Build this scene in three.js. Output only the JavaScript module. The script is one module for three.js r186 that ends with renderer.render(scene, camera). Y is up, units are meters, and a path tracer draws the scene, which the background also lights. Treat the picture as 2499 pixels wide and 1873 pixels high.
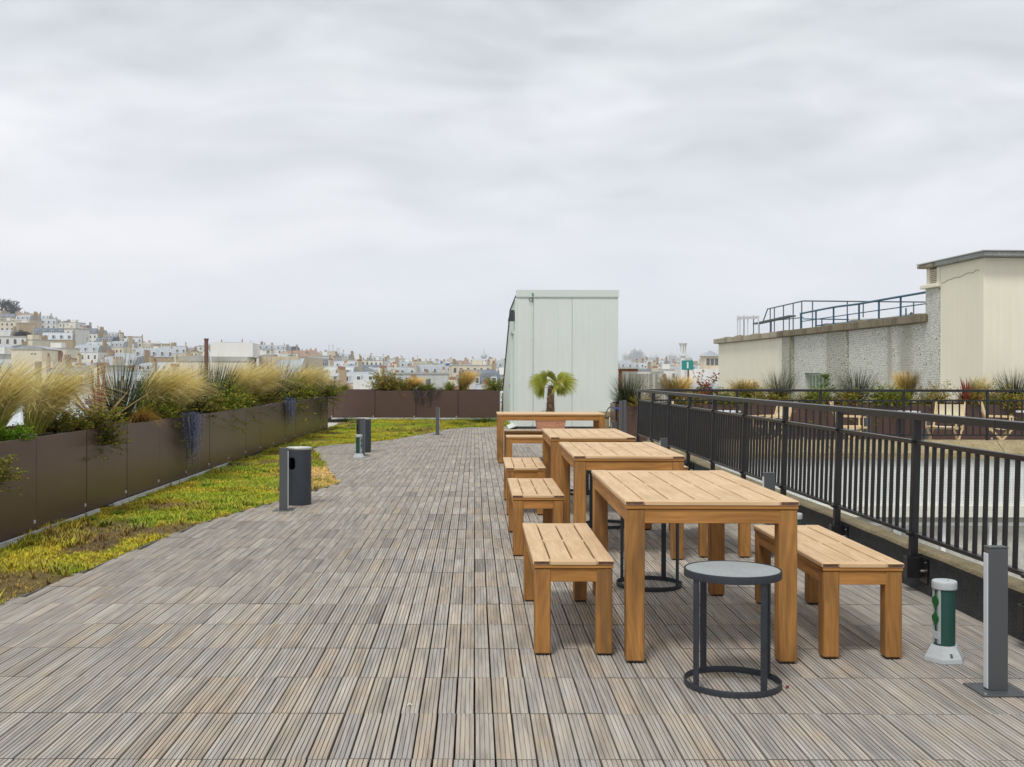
import * as THREE from 'three';
import { mergeGeometries } from 'three/addons/utils/BufferGeometryUtils.js';

// ---------------------------------------------------------------- camera, sky, sun, exposure
const scene = new THREE.Scene();
const EYE = 1.31;
const camera = new THREE.PerspectiveCamera(2 * Math.atan(936.5 / 2643) * 180 / Math.PI, 1024 / 767, 0.1, 12000);
camera.position.set(0, EYE, 0);
camera.rotation.set(0, 0, 0.0016);
camera.setViewOffset(2499, 1873, 90.5, 20.5, 2499, 1873);
scene.add(camera);

const renderer = new THREE.WebGLRenderer({ antialias: true });
renderer.toneMapping = THREE.LinearToneMapping;
const EXPOSURE = 1.45;
renderer.toneMappingExposure = EXPOSURE;
renderer.shadowMap.enabled = true;

// seeded random numbers and noise
function mulberry(a) { return () => { a |= 0; a = a + 0x6D2B79F5 | 0; let t = Math.imul(a ^ a >>> 15, 1 | a); t = t + Math.imul(t ^ t >>> 7, 61 | t) ^ t; return ((t ^ t >>> 14) >>> 0) / 4294967296; }; }
let rnd = mulberry(7);
const seedTo = (n) => { rnd = mulberry(n); };
const rr = (a, b) => a + (b - a) * rnd();
const lerp = (a, b, t) => a + (b - a) * t;
const clamp = (v, a = 0, b = 1) => Math.min(b, Math.max(a, v));
const smooth = (a, b, v) => { const t = clamp((v - a) / (b - a)); return t * t * (3 - 2 * t); };
const HASH = (() => { const r = mulberry(99), a = new Float32Array(65536); for (let i = 0; i < 65536; i++) a[i] = r(); return a; })();
function hash(ix, iy) { return HASH[((ix * 73856093) ^ (iy * 19349663)) & 65535]; }
function noise(x, y, px = 0, py = 0) {      // value noise, periodic when px, py are given
  let ix = Math.floor(x), iy = Math.floor(y);
  let fx = x - ix, fy = y - iy; fx = fx * fx * (3 - 2 * fx); fy = fy * fy * (3 - 2 * fy);
  let jx = ix + 1, jy = iy + 1;
  if (px) { ix = ((ix % px) + px) % px; jx = ((jx % px) + px) % px; }
  if (py) { iy = ((iy % py) + py) % py; jy = ((jy % py) + py) % py; }
  return lerp(lerp(hash(ix, iy), hash(jx, iy), fx), lerp(hash(ix, jy), hash(jx, jy), fx), fy);
}
function fbm(x, y, o = 4, px = 0, py = 0) { let s = 0, a = 0.5, t = 0; for (let i = 0; i < o; i++) { s += a * noise(x, y, px, py); t += a; a *= 0.5; x *= 2; y *= 2; px *= 2; py *= 2; } return s / t; }

// overcast sky: a layer of stratocumulus seen from below
{
  const W = 2048, H = 1024, data = new Float32Array(W * H * 4);
  for (let j = 0; j < H; j++) for (let i = 0; i < W; i++) {
    const th = ((j + 0.5) / H - 0.5) * Math.PI, ph = ((i + 0.5) / W - 0.5) * 2 * Math.PI;
    const y = Math.sin(th), x = Math.cos(th) * Math.cos(ph), z = Math.cos(th) * Math.sin(ph);
    let r, g, b;
    if (y > -0.02) {
      const A = ph / (2 * Math.PI), e = th / Math.PI * 2;         // bearing 0..1 round, elevation 0..1 up
      const w = fbm(A * 24, e * 9 + 2, 3, 24) - 0.5, w2 = fbm(A * 30 + 7, e * 14, 3, 30) - 0.5;
      const n = fbm(A * 16 + w * 0.9, e * 13 + w2 * 1.1 + 5, 5, 16) - 0.5, m = fbm(A * 52 + w * 2.2, e * 52 + w2 * 2.4 + 2, 4, 52) - 0.5;
      const far = smooth(0.0, 0.22, y);
      const f2 = fbm(A * 150 + w * 5, e * 170 + w2 * 6, 3, 150) - 0.5;
      let v = 0.795 + (n * 0.38 + m * 0.27 + f2 * 0.10) * (0.3 + 0.7 * far);
      const warm = clamp(0.5 + n * 1.8 + m * 0.6);
      const hz = 1 - smooth(0.0, 0.30, y);                        // thin bright air near the horizon
      v = lerp(v, 0.97, hz * 0.62);
      r = v * lerp(0.945, 0.985, warm); g = v * lerp(0.985, 1.0, warm); b = v * lerp(1.075, 1.045, warm);
      const up = smooth(0.15, 0.42, y); r *= 1 - 0.03 * up; g *= 1 + 0.006 * up; b *= 1 - 0.025 * up;
    } else { r = g = b = 0.5; }
    const o = (j * W + i) * 4; data[o] = r / EXPOSURE; data[o + 1] = g / EXPOSURE; data[o + 2] = b / EXPOSURE; data[o + 3] = 1;
  }
  const sky = new THREE.DataTexture(data, W, H, THREE.RGBAFormat, THREE.FloatType);
  sky.mapping = THREE.EquirectangularReflectionMapping; sky.magFilter = THREE.LinearFilter; sky.needsUpdate = true;
  scene.background = sky; scene.environment = sky;
}
const sun = new THREE.DirectionalLight(new THREE.Color(1.0, 0.965, 0.91), 1.5);
sun.position.set(-12, 46, 12); sun.target.position.set(0, 0, -14);
sun.castShadow = true; sun.shadow.radius = 28; sun.shadow.mapSize.set(2048, 2048);
Object.assign(sun.shadow.camera, { left: -30, right: 30, top: 30, bottom: -30, near: 1, far: 140 });
scene.add(sun); scene.add(sun.target);
scene.fog = new THREE.FogExp2(new THREE.Color(0.93, 0.96, 1.0), 0.00018);

// ---------------------------------------------------------------- naming helpers
const taken = {};
function numbered(n) { const k = taken[n] ?? -1; taken[n] = k + 1; return k < 0 ? n : `${n}_${String(k + 1).padStart(3, '0')}`; }
function tag(o, label, category, group) { o.userData.label = label; if (category) o.userData.category = category; if (group) o.userData.group = group; return o; }
function thing(name, label, category, pos = [0, 0, 0], turn = 0, group) {
  const g = new THREE.Group(); g.name = numbered(name); g.position.set(...pos); g.rotation.y = turn;
  tag(g, label, category, group); scene.add(g); return g;
}
function part(name, geo, mat, parent, pos) {
  const m = new THREE.Mesh(geo, mat); m.name = name; if (pos) m.position.set(...pos);
  m.castShadow = m.receiveShadow = true; parent.add(m); return m;
}
function solo(name, label, category, geo, mat, pos, group) { const m = part(numbered(name), geo, mat, scene, pos); return tag(m, label, category, group); }
function struct(name, geo, mat, pos) { const m = part(numbered(name), geo, mat, scene, pos); m.userData.kind = 'structure'; return m; }
function copyOf(o, pos, turn, label) { const c = o.clone(); c.name = numbered(o.name.replace(/_\d{3}$/, '')); c.userData = { ...o.userData, label }; c.position.set(...pos); c.rotation.y = turn; scene.add(c); return c; }

// ---------------------------------------------------------------- geometry helpers
const Cl = (r, g, b) => new THREE.Color().setRGB(r, g, b);
// chamfered box, centred; grain runs along `axis`; groups: 0 = long faces, 1 = end faces; uv in metres
function cbox(sx, sy, sz, c = 0.002, axis = 'z', ends = false) {
  const hx = sx / 2, hy = sy / 2, hz = sz / 2, P = [], N = [], U = [], gA = [], gB = [];
  c = Math.min(c, hx * 0.9, hy * 0.9, hz * 0.9);
  const ou = rnd() * 7, ov = rnd() * 7;
  const ax = 'xyz'.indexOf(axis), gT = [];
  function face(pts, n, isEnd) {
    const base = P.length / 3;
    for (const p of pts) {
      P.push(...p); N.push(...n);
      const d = [Math.abs(n[0]), Math.abs(n[1]), Math.abs(n[2])], m = d.indexOf(Math.max(...d));
      let u, v;
      const others = [0, 1, 2].filter((q) => q !== m);
      if (others.includes(ax)) { v = p[ax]; u = p[others.find((q) => q !== ax)] + m * 0.37 * (n[m] > 0 ? 1 : -1); } else { u = p[others[0]]; v = p[others[1]]; }
      U.push(u + ou, v + ov);
    }
    const idx = pts.length === 4 ? [0, 1, 2, 0, 2, 3] : [0, 1, 2];
    // orient outward
    const a = pts[0], b = pts[1], q = pts[2], e1 = b.map((v, i) => v - a[i]), e2 = q.map((v, i) => v - a[i]);
    const cr = [e1[1] * e2[2] - e1[2] * e2[1], e1[2] * e2[0] - e1[0] * e2[2], e1[0] * e2[1] - e1[1] * e2[0]];
    const flip = cr[0] * n[0] + cr[1] * n[1] + cr[2] * n[2] < 0;
    const list = isEnd ? gB : ends === 'top' && n[1] > 0.5 ? gT : gA;
    for (let i = 0; i < idx.length; i += 3) flip ? list.push(base + idx[i], base + idx[i + 2], base + idx[i + 1]) : list.push(base + idx[i], base + idx[i + 1], base + idx[i + 2]);
  }
  const H = [hx, hy, hz];
  for (let m = 0; m < 3; m++) for (const s of [-1, 1]) {
    const a = (m + 1) % 3, b = (m + 2) % 3, n = [0, 0, 0]; n[m] = s;
    const mk = (p, q) => { const v = [0, 0, 0]; v[m] = s * H[m]; v[a] = p * (H[a] - c); v[b] = q * (H[b] - c); return v; };
    face([mk(-1, -1), mk(1, -1), mk(1, 1), mk(-1, 1)], n, ends && m === ax);
  }
  if (c > 0) {
    for (let m = 0; m < 3; m++) {                     // edges along axis m
      const a = (m + 1) % 3, b = (m + 2) % 3;
      for (const s of [-1, 1]) for (const t of [-1, 1]) {
        const n = [0, 0, 0]; n[a] = s * Math.SQRT1_2; n[b] = t * Math.SQRT1_2;
        const mk = (k, w) => { const v = [0, 0, 0]; v[m] = k * (H[m] - c); v[a] = s * (H[a] - (w ? 0 : c)); v[b] = t * (H[b] - (w ? c : 0)); return v; };
        face([mk(-1, 1), mk(1, 1), mk(1, 0), mk(-1, 0)], n, false);
      }
    }
    for (const s of [-1, 1]) for (const t of [-1, 1]) for (const w of [-1, 1]) {
      const n = [s, t, w].map((v) => v / Math.sqrt(3));
      face([[s * hx, t * (hy - c), w * (hz - c)], [s * (hx - c), t * hy, w * (hz - c)], [s * (hx - c), t * (hy - c), w * hz]], n, false);
    }
  }
  const g = new THREE.BufferGeometry();
  g.setAttribute('position', new THREE.Float32BufferAttribute(P, 3));
  g.setAttribute('normal', new THREE.Float32BufferAttribute(N, 3));
  g.setAttribute('uv', new THREE.Float32BufferAttribute(U, 2));
  g.setIndex([...gA, ...gB, ...gT]);
  if (ends) { g.addGroup(0, gA.length, 0); g.addGroup(gA.length, gB.length, 1); if (gT.length) g.addGroup(gA.length + gB.length, gT.length, 2); }
  return g;
}
const at = (g, x, y, z, ry = 0, rx = 0, rz = 0) => { if (rx) g.rotateX(rx); if (rz) g.rotateZ(rz); if (ry) g.rotateY(ry); g.translate(x, y, z); return g; };
const clean = (g) => { const q = g.index ? g.toNonIndexed() : g; q.clearGroups(); for (const k of Object.keys(q.attributes)) if (!['position', 'normal', 'uv', 'color'].includes(k)) q.deleteAttribute(k); return q; };
const merge = (list) => mergeGeometries(list.map(clean), false);
// a straight bar of rectangular section from a to b
function bar(a, b, w, t = w, c = 0.002) {
  const A = new THREE.Vector3(...a), B = new THREE.Vector3(...b), L = A.distanceTo(B);
  const g = cbox(w, t, L, c, 'z');
  const m = new THREE.Matrix4().lookAt(A, B, Math.abs(B.clone().sub(A).normalize().y) > 0.99 ? new THREE.Vector3(1, 0, 0) : new THREE.Vector3(0, 1, 0));
  m.setPosition(A.add(B).multiplyScalar(0.5)); g.applyMatrix4(m); return g;
}
function rod(a, b, r, n = 8, r2 = r) {
  const A = new THREE.Vector3(...a), B = new THREE.Vector3(...b), L = A.distanceTo(B), g = new THREE.CylinderGeometry(r2, r, L, n, 1);
  const q = new THREE.Quaternion().setFromUnitVectors(new THREE.Vector3(0, 1, 0), B.clone().sub(A).normalize());
  g.applyQuaternion(q); g.translate(...A.add(B).multiplyScalar(0.5).toArray()); return g;
}
const tube = (pts, r, n = 24, k = 8) => new THREE.TubeGeometry(new THREE.CatmullRomCurve3(pts.map((p) => new THREE.Vector3(...p))), n, r, k, false);
// world-metre uv for any geometry (dominant normal)
function metricUV(g, s = 1) {
  g = g.index ? g.toNonIndexed() : g; const p = g.attributes.position, n = g.attributes.normal, u = new Float32Array(p.count * 2);
  for (let i = 0; i < p.count; i++) {
    const ax = Math.abs(n.getX(i)), ay = Math.abs(n.getY(i)), az = Math.abs(n.getZ(i));
    if (ay >= ax && ay >= az) { u[2 * i] = p.getX(i) * s; u[2 * i + 1] = p.getZ(i) * s; } else if (ax >= az) { u[2 * i] = p.getZ(i) * s; u[2 * i + 1] = p.getY(i) * s; } else { u[2 * i] = p.getX(i) * s; u[2 * i + 1] = p.getY(i) * s; }
  }
  g.setAttribute('uv', new THREE.BufferAttribute(u, 2)); return g;
}

// ---------------------------------------------------------------- textures
const enc = (v) => { v = clamp(v); return 255 * (v <= 0.0031308 ? 12.92 * v : 1.055 * Math.pow(v, 1 / 2.4) - 0.055); };
function tex(W, H, fn, rep = [1, 1], srgb = true) {
  const d = new Uint8Array(W * H * 4);
  for (let j = 0; j < H; j++) for (let i = 0; i < W; i++) {
    const c = fn((i + 0.5) / W, (j + 0.5) / H), o = (j * W + i) * 4;
    if (srgb) { d[o] = enc(c[0]); d[o + 1] = enc(c[1]); d[o + 2] = enc(c[2]); } else { const v = 255 * clamp(Array.isArray(c) ? c[0] : c); d[o] = d[o + 1] = d[o + 2] = v; }
    d[o + 3] = 255;
  }
  const t = new THREE.DataTexture(d, W, H, THREE.RGBAFormat); t.wrapS = t.wrapT = THREE.RepeatWrapping; t.magFilter = THREE.LinearFilter; t.minFilter = THREE.LinearMipmapLinearFilter; t.generateMipmaps = true;
  if (srgb) t.colorSpace = THREE.SRGBColorSpace; t.repeat.set(...rep); t.needsUpdate = true; return t;
}
const mix3 = (a, b, t) => [lerp(a[0], b[0], t), lerp(a[1], b[1], t), lerp(a[2], b[2], t)];
const std = (o) => new THREE.MeshStandardMaterial(o);

// weathered deck wood: 1 m x 1 m
function deckGrain(u, v) {
  const wp = fbm(u * 8, v * 3, 2, 8, 3) - 0.5;
  const x = u + wp * 0.035;
  const a = fbm(x * 64, v * 3, 3, 64, 3), f = noise(x * 330, v * 11, 330, 11), s = noise(x * 22, v * 2, 22, 2);
  return clamp(0.5 + (a - 0.5) * 0.85 + (f - 0.5) * 0.30 + (s - 0.5) * 0.3);
}
const cacheGrid = (n, fn) => { const a = new Float32Array(n * n); for (let j = 0; j < n; j++) for (let i = 0; i < n; i++) a[j * n + i] = fn((i + 0.5) / n, (j + 0.5) / n); return (u, v) => a[Math.floor(v * n) * n + Math.floor(u * n)]; };
const deckG = cacheGrid(1024, deckGrain);
const deckMap = tex(1024, 1024, (u, v) => {
  const g = deckG(u, v), l = fbm(u * 5, v * 4, 3, 5, 4);
  const c = mix3([0.215, 0.194, 0.176], [0.485, 0.452, 0.412], g);
  const k = 0.82 + 0.36 * l, w = noise(u * 9 + 4, v * 7, 9, 7);
  return [c[0] * k * lerp(0.98, 1.06, w), c[1] * k, c[2] * k * lerp(1.03, 0.93, w)];
});
const deckBump = tex(1024, 1024, deckG, [1, 1], false);
// oiled teak: 1 m x 1 m
function teakGrain(u, v) {
  const wp = fbm(u * 5, v * 2, 3, 5, 2) - 0.5;
  const ring = 0.5 + 0.5 * Math.sin((u + wp * 0.22) * 2 * Math.PI * 26);
  const f = noise((u + wp * 0.05) * 260, v * 9, 260, 9), a = fbm((u + wp * 0.03) * 48, v * 3, 3, 48, 3);
  return clamp(0.5 + (ring - 0.5) * 0.18 + (f - 0.5) * 0.34 + (a - 0.5) * 0.62);
}
const teakG = cacheGrid(1024, teakGrain);
const blotG = cacheGrid(256, (u, v) => fbm(u * 4 + 2, v * 4, 4, 4, 4));
const teakMap = (lo, hi, blot) => tex(1024, 1024, (u, v) => {
  const g = teakG(u, v), b = blotG(u, v); const c = mix3(lo, hi, g), k = 1 + (b - 0.5) * blot; return [c[0] * k, c[1] * k, c[2] * k * (1 + (b - 0.5) * 0.2)];
});
const teakBump = tex(1024, 1024, teakG, [1, 1], false);
const speck = (W, lo, hi, fr, blot = 0.2, pal) => tex(W, W, (u, v) => { const a = noise(u * fr, v * fr, fr, fr), b = noise(u * fr * 2.0 + 7, v * fr * 2, fr * 2, fr * 2), l = fbm(u * 6, v * 6, 4, 6, 6); const g = clamp((a * 0.55 + b * 0.45 - 0.5) * 1.7 + 0.5); const c = mix3(lo, hi, g); const k = 1 + (l - 0.5) * blot * 2; return [c[0] * k, c[1] * k, c[2] * k]; });
const grit = tex(512, 512, (u, v) => noise(u * 150, v * 150, 150, 150) * 0.6 + noise(u * 300, v * 300, 300, 300) * 0.4, [1, 1], false);
// ---------------------------------------------------------------- materials
const M = {};
M.deck = std({ map: deckMap, bumpMap: deckBump, bumpScale: 0.0012, vertexColors: true, roughness: 0.86 });
M.under = std({ map: speck(256, [0.10, 0.095, 0.088], [0.19, 0.18, 0.17], 40, 0.3), roughness: 1 });
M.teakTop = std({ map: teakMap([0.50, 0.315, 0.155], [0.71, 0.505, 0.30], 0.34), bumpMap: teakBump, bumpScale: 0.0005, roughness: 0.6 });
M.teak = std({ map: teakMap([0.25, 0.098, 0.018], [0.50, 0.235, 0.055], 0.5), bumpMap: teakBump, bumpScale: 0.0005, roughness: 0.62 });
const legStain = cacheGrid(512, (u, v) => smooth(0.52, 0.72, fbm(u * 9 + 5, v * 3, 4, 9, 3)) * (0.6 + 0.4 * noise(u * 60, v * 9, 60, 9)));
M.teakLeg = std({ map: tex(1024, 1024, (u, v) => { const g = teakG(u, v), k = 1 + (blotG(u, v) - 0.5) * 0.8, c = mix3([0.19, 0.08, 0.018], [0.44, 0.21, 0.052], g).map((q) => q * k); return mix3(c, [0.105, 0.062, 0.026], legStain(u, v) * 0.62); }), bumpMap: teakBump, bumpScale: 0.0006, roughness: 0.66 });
M.teakEnd = std({ map: speck(256, [0.07, 0.032, 0.018], [0.155, 0.078, 0.045], 40), roughness: 0.75 });
M.glide = std({ color: Cl(0.012, 0.012, 0.013), roughness: 0.6 });
M.anthracite = std({ map: speck(256, [0.028, 0.033, 0.043], [0.04, 0.046, 0.058], 90, 0.15), roughness: 0.48, metalness: 0.15 });
M.bollard = std({ color: Cl(0.105, 0.112, 0.118), roughness: 0.42, metalness: 0.35 });
M.bollardLens = std({ color: Cl(0.62, 0.66, 0.7), roughness: 0.4 });
M.binBody = std({ map: tex(512, 512, (u, v) => { const n = fbm(u * 10, v * 6, 4, 10, 6), s = noise(u * 60, v * 8, 60, 8); const k = 0.86 + n * 0.3 + (s - 0.5) * 0.06; return [0.043 * k, 0.05 * k, 0.064 * k]; }), roughness: 0.5, metalness: 0.2 });
M.binIn = std({ color: Cl(0.012, 0.012, 0.013), roughness: 0.9 });
M.steel = std({ color: Cl(0.58, 0.57, 0.53), roughness: 0.36, metalness: 0.85 });
M.galv = std({ map: speck(256, [0.48, 0.49, 0.49], [0.62, 0.63, 0.63], 30, 0.25), roughness: 0.5, metalness: 0.3 });
M.rail = std({ color: Cl(0.0135, 0.0132, 0.0148), roughness: 0.3, metalness: 0.1 });
M.railBox = std({ color: Cl(0.013, 0.013, 0.0145), roughness: 0.34 });
const stoneTop = speck(512, [0.235, 0.255, 0.27], [0.40, 0.425, 0.435], 170, 0.10);
M.stone = std({ map: stoneTop, roughness: 0.55 }); stoneTop.repeat.set(2.2, 2.2);
M.panel = std({ map: tex(512, 512, (u, v) => { const n = fbm(u * 5, v * 5, 4, 5, 5), s = noise(u * 90, v * 3, 90, 3); const k = 0.9 + n * 0.2 + (s - 0.5) * 0.04; return [0.099 * k, 0.058 * k, 0.046 * k]; }, [0.7, 0.7]), roughness: 0.3, metalness: 0.12 });
M.panelFar = M.panel;
M.seam = std({ color: Cl(0.02, 0.014, 0.013), roughness: 0.8 });
M.soil = std({ map: speck(512, [0.018, 0.013, 0.009], [0.075, 0.055, 0.038], 60, 0.5), roughness: 1 });
M.bitumen = std({ map: speck(512, [0.012, 0.0125, 0.014], [0.05, 0.05, 0.053], 110, 0.5), bumpMap: grit, bumpScale: 0.006, roughness: 0.8 });
const aggregate = (k) => tex(1024, 1024, (u, v) => { const a = noise(u * 90, v * 90, 90, 90), b = noise(u * 170 + 3, v * 170, 170, 170), l = fbm(u * 5, v * 5, 5, 5, 5); const c = mix3([0.13, 0.098, 0.05], [0.46, 0.375, 0.225], clamp(a * 0.5 + b * 0.5)); const q = k * (0.62 + 0.76 * l); return [c[0] * q, c[1] * q, c[2] * q * (0.85 + 0.25 * a)]; });
M.aggregate = std({ map: aggregate(0.95), bumpMap: grit, bumpScale: 0.004, roughness: 0.95 });
M.copingPale = std({ map: aggregate(1.05), bumpMap: grit, bumpScale: 0.002, roughness: 0.95 });
M.whiteClad = std({ map: speck(512, [0.80, 0.82, 0.80], [0.87, 0.89, 0.87], 20, 0.06), roughness: 0.6 });
M.wire = std({ color: Cl(0.55, 0.56, 0.56), roughness: 0.5, metalness: 0.5 });
M.creamTrim = std({ map: speck(512, [0.60, 0.59, 0.52], [0.70, 0.69, 0.62], 24, 0.12), roughness: 0.7 });
M.frameWhite = std({ color: Cl(0.76, 0.77, 0.76), roughness: 0.45 });
M.blind = std({ map: tex(256, 256, (u, v) => { const n = noise(u * 40, v * 2, 40, 2); const k = 0.9 + 0.2 * n; return [0.42 * k, 0.38 * k, 0.26 * k]; }), roughness: 0.7 });
M.glass = new THREE.MeshPhysicalMaterial({ color: Cl(0.9, 0.93, 0.92), transmission: 1, thickness: 0, roughness: 0.03 });
M.boxWall = std({ map: tex(1024, 1024, (u, v) => { const n = fbm(u * 4, v * 3, 5, 4, 3), s = fbm(u * 70, v * 2, 3, 70, 2); const k = 0.95 + n * 0.09 + (s - 0.5) * 0.07; return [0.655 * k, 0.70 * k, 0.665 * k]; }, [0.4, 0.4]), roughness: 0.55 });
M.boxFascia = std({ color: Cl(0.60, 0.67, 0.63), roughness: 0.5 });
M.boxDark = std({ color: Cl(0.10, 0.105, 0.11), roughness: 0.5 });
M.terracotta = std({ map: speck(512, [0.50, 0.235, 0.135], [0.62, 0.32, 0.20], 26, 0.25), roughness: 0.85 });
M.greenPost = std({ map: tex(256, 256, (u, v) => { const k = 0.92 + 0.14 * noise(u * 60, v * 2, 60, 2); return [0.016 * k, 0.072 * k, 0.058 * k]; }), roughness: 0.38 });
M.greenFlap = std({ color: Cl(0.012, 0.105, 0.03), roughness: 0.4 });
M.plastic = std({ map: speck(256, [0.42, 0.45, 0.465], [0.48, 0.51, 0.525], 14, 0.08), roughness: 0.45 });
M.label = std({ color: Cl(0.40, 0.425, 0.44), roughness: 0.5 });
M.red = std({ color: Cl(0.55, 0.02, 0.03), roughness: 0.5 });

// ---------------------------------------------------------------- terrace deck
// outline of the deck (x, distance ahead), boundary with the lawn measured on the ground
const edge = [[-2.78, 2.2], [-2.76, 4.6], [-2.702, 6.161], [-2.64, 6.69], [-2.602, 7.174], [-2.56, 7.696], [-2.525, 8.263], [-2.42, 9.486], [-2.19, 10.6], [-2.03, 11.25], [-1.832, 12.106], [-1.634, 13.165], [-2.927, 19.561], [-2.659, 20.3], [-2.292, 20.671], [-2.042, 21.163], [-1.65, 21.913], [-1.41, 23.006], [-0.91, 24.802], [-0.71, 26.2], [-0.103, 27.113], [0.539, 27.479], [1.0, 27.6]];
const outline = [...edge, [3.6, 27.6], [3.6, 18.0], [2.695, 18.0], [2.695, 2.2]];
function inside(x, d, poly = outline) { let c = false; for (let i = 0, j = poly.length - 1; i < poly.length; j = i++) { const [xi, yi] = poly[i], [xj, yj] = poly[j]; if ((yi > d) !== (yj > d) && x < (xj - xi) * (d - yi) / (yj - yi) + xi) c = !c; } return c; }
function spans(x) { const s = []; for (let i = 0, j = outline.length - 1; i < outline.length; j = i++) { const [xi, yi] = outline[i], [xj, yj] = outline[j]; if ((xi > x) !== (xj > x)) s.push((yj - yi) * (x - xi) / (xj - xi) + yi); } s.sort((a, b) => a - b); const o = []; for (let i = 0; i + 1 < s.length; i += 2) o.push([s[i], s[i + 1]]); return o; }
const PITCH = 0.0714, ROW0 = 3.69 - 3 * 0.5;
// grooved plank: four ribs, three grooves; local z runs from -L/2 to L/2, top at y = 0
function plankArrays(L, ou, ov, col) {
  const w = 0.0642, gr = 0.0038, dp = 0.0055, rib = (w - 3 * gr) / 4, P = [], N = [], U = [], K = [];
  const strip = (x0, y0, x1, y1, nx, ny) => {
    const a = [[x0, y0, L / 2], [x1, y1, L / 2], [x1, y1, -L / 2], [x0, y0, L / 2], [x1, y1, -L / 2], [x0, y0, -L / 2]];
    for (const p of a) { P.push(...p); N.push(nx, ny, 0); U.push(ou + p[0] + p[1] * 0.7, ov + p[2]); K.push(...col); }
  };
  let x = -w / 2;
  strip(-w / 2, -0.02, -w / 2, -0.0012, -1, 0);
  for (let i = 0; i < 4; i++) {
    const a = x + (i ? 0 : 0.0012), b = x + rib - (i === 3 ? 0.0012 : 0);
    if (!i) strip(x, -0.0012, a, 0, -0.7, 0.7);
    strip(a, 0, b, 0, 0, 1);
    if (i === 3) strip(b, 0, x + rib, -0.0012, 0.7, 0.7);
    x += rib;
    if (i < 3) { strip(x, 0, x, -dp, 1, 0); strip(x, -dp, x + gr, -dp, 0, 1); strip(x + gr, -dp, x + gr, 0, -1, 0); x += gr; }
  }
  strip(w / 2, -0.0012, w / 2, -0.02, 1, 0);
  for (const s of [1, -1]) {
    const a = s > 0 ? [[-w / 2, -0.02], [w / 2, -0.02], [w / 2, -0.001], [-w / 2, -0.02], [w / 2, -0.001], [-w / 2, -0.001]] : [[w / 2, -0.02], [-w / 2, -0.02], [-w / 2, -0.001], [w / 2, -0.02], [-w / 2, -0.001], [w / 2, -0.001]];
    for (const p of a) { P.push(p[0], p[1], s * L / 2); N.push(0, 0, s); U.push(ou + p[0], ov + p[1]); K.push(col[0] * 0.7, col[1] * 0.7, col[2] * 0.7); }
  }
  return { P, N, U, K };
}
function plankTint(warm = 0) {
  if (rnd() < warm) { const k = rr(0.9, 1.03); return [1.03 * k, 0.955 * k, 0.865 * k]; }   // less weathered board
  const t = rnd(); let c;
  if (t < 0.58) c = [1.0, 0.99, 0.975]; else if (t < 0.74) c = [1.04, 1.0, 0.95]; else if (t < 0.76) c = [1.07, 0.99, 0.89]; else if (t < 0.88) c = [0.91, 0.895, 0.895]; else if (t < 0.92) c = [0.82, 0.80, 0.80]; else c = [1.1, 1.1, 1.08];
  const k = rr(0.93, 1.06); return c.map((v) => v * k);
}
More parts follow.
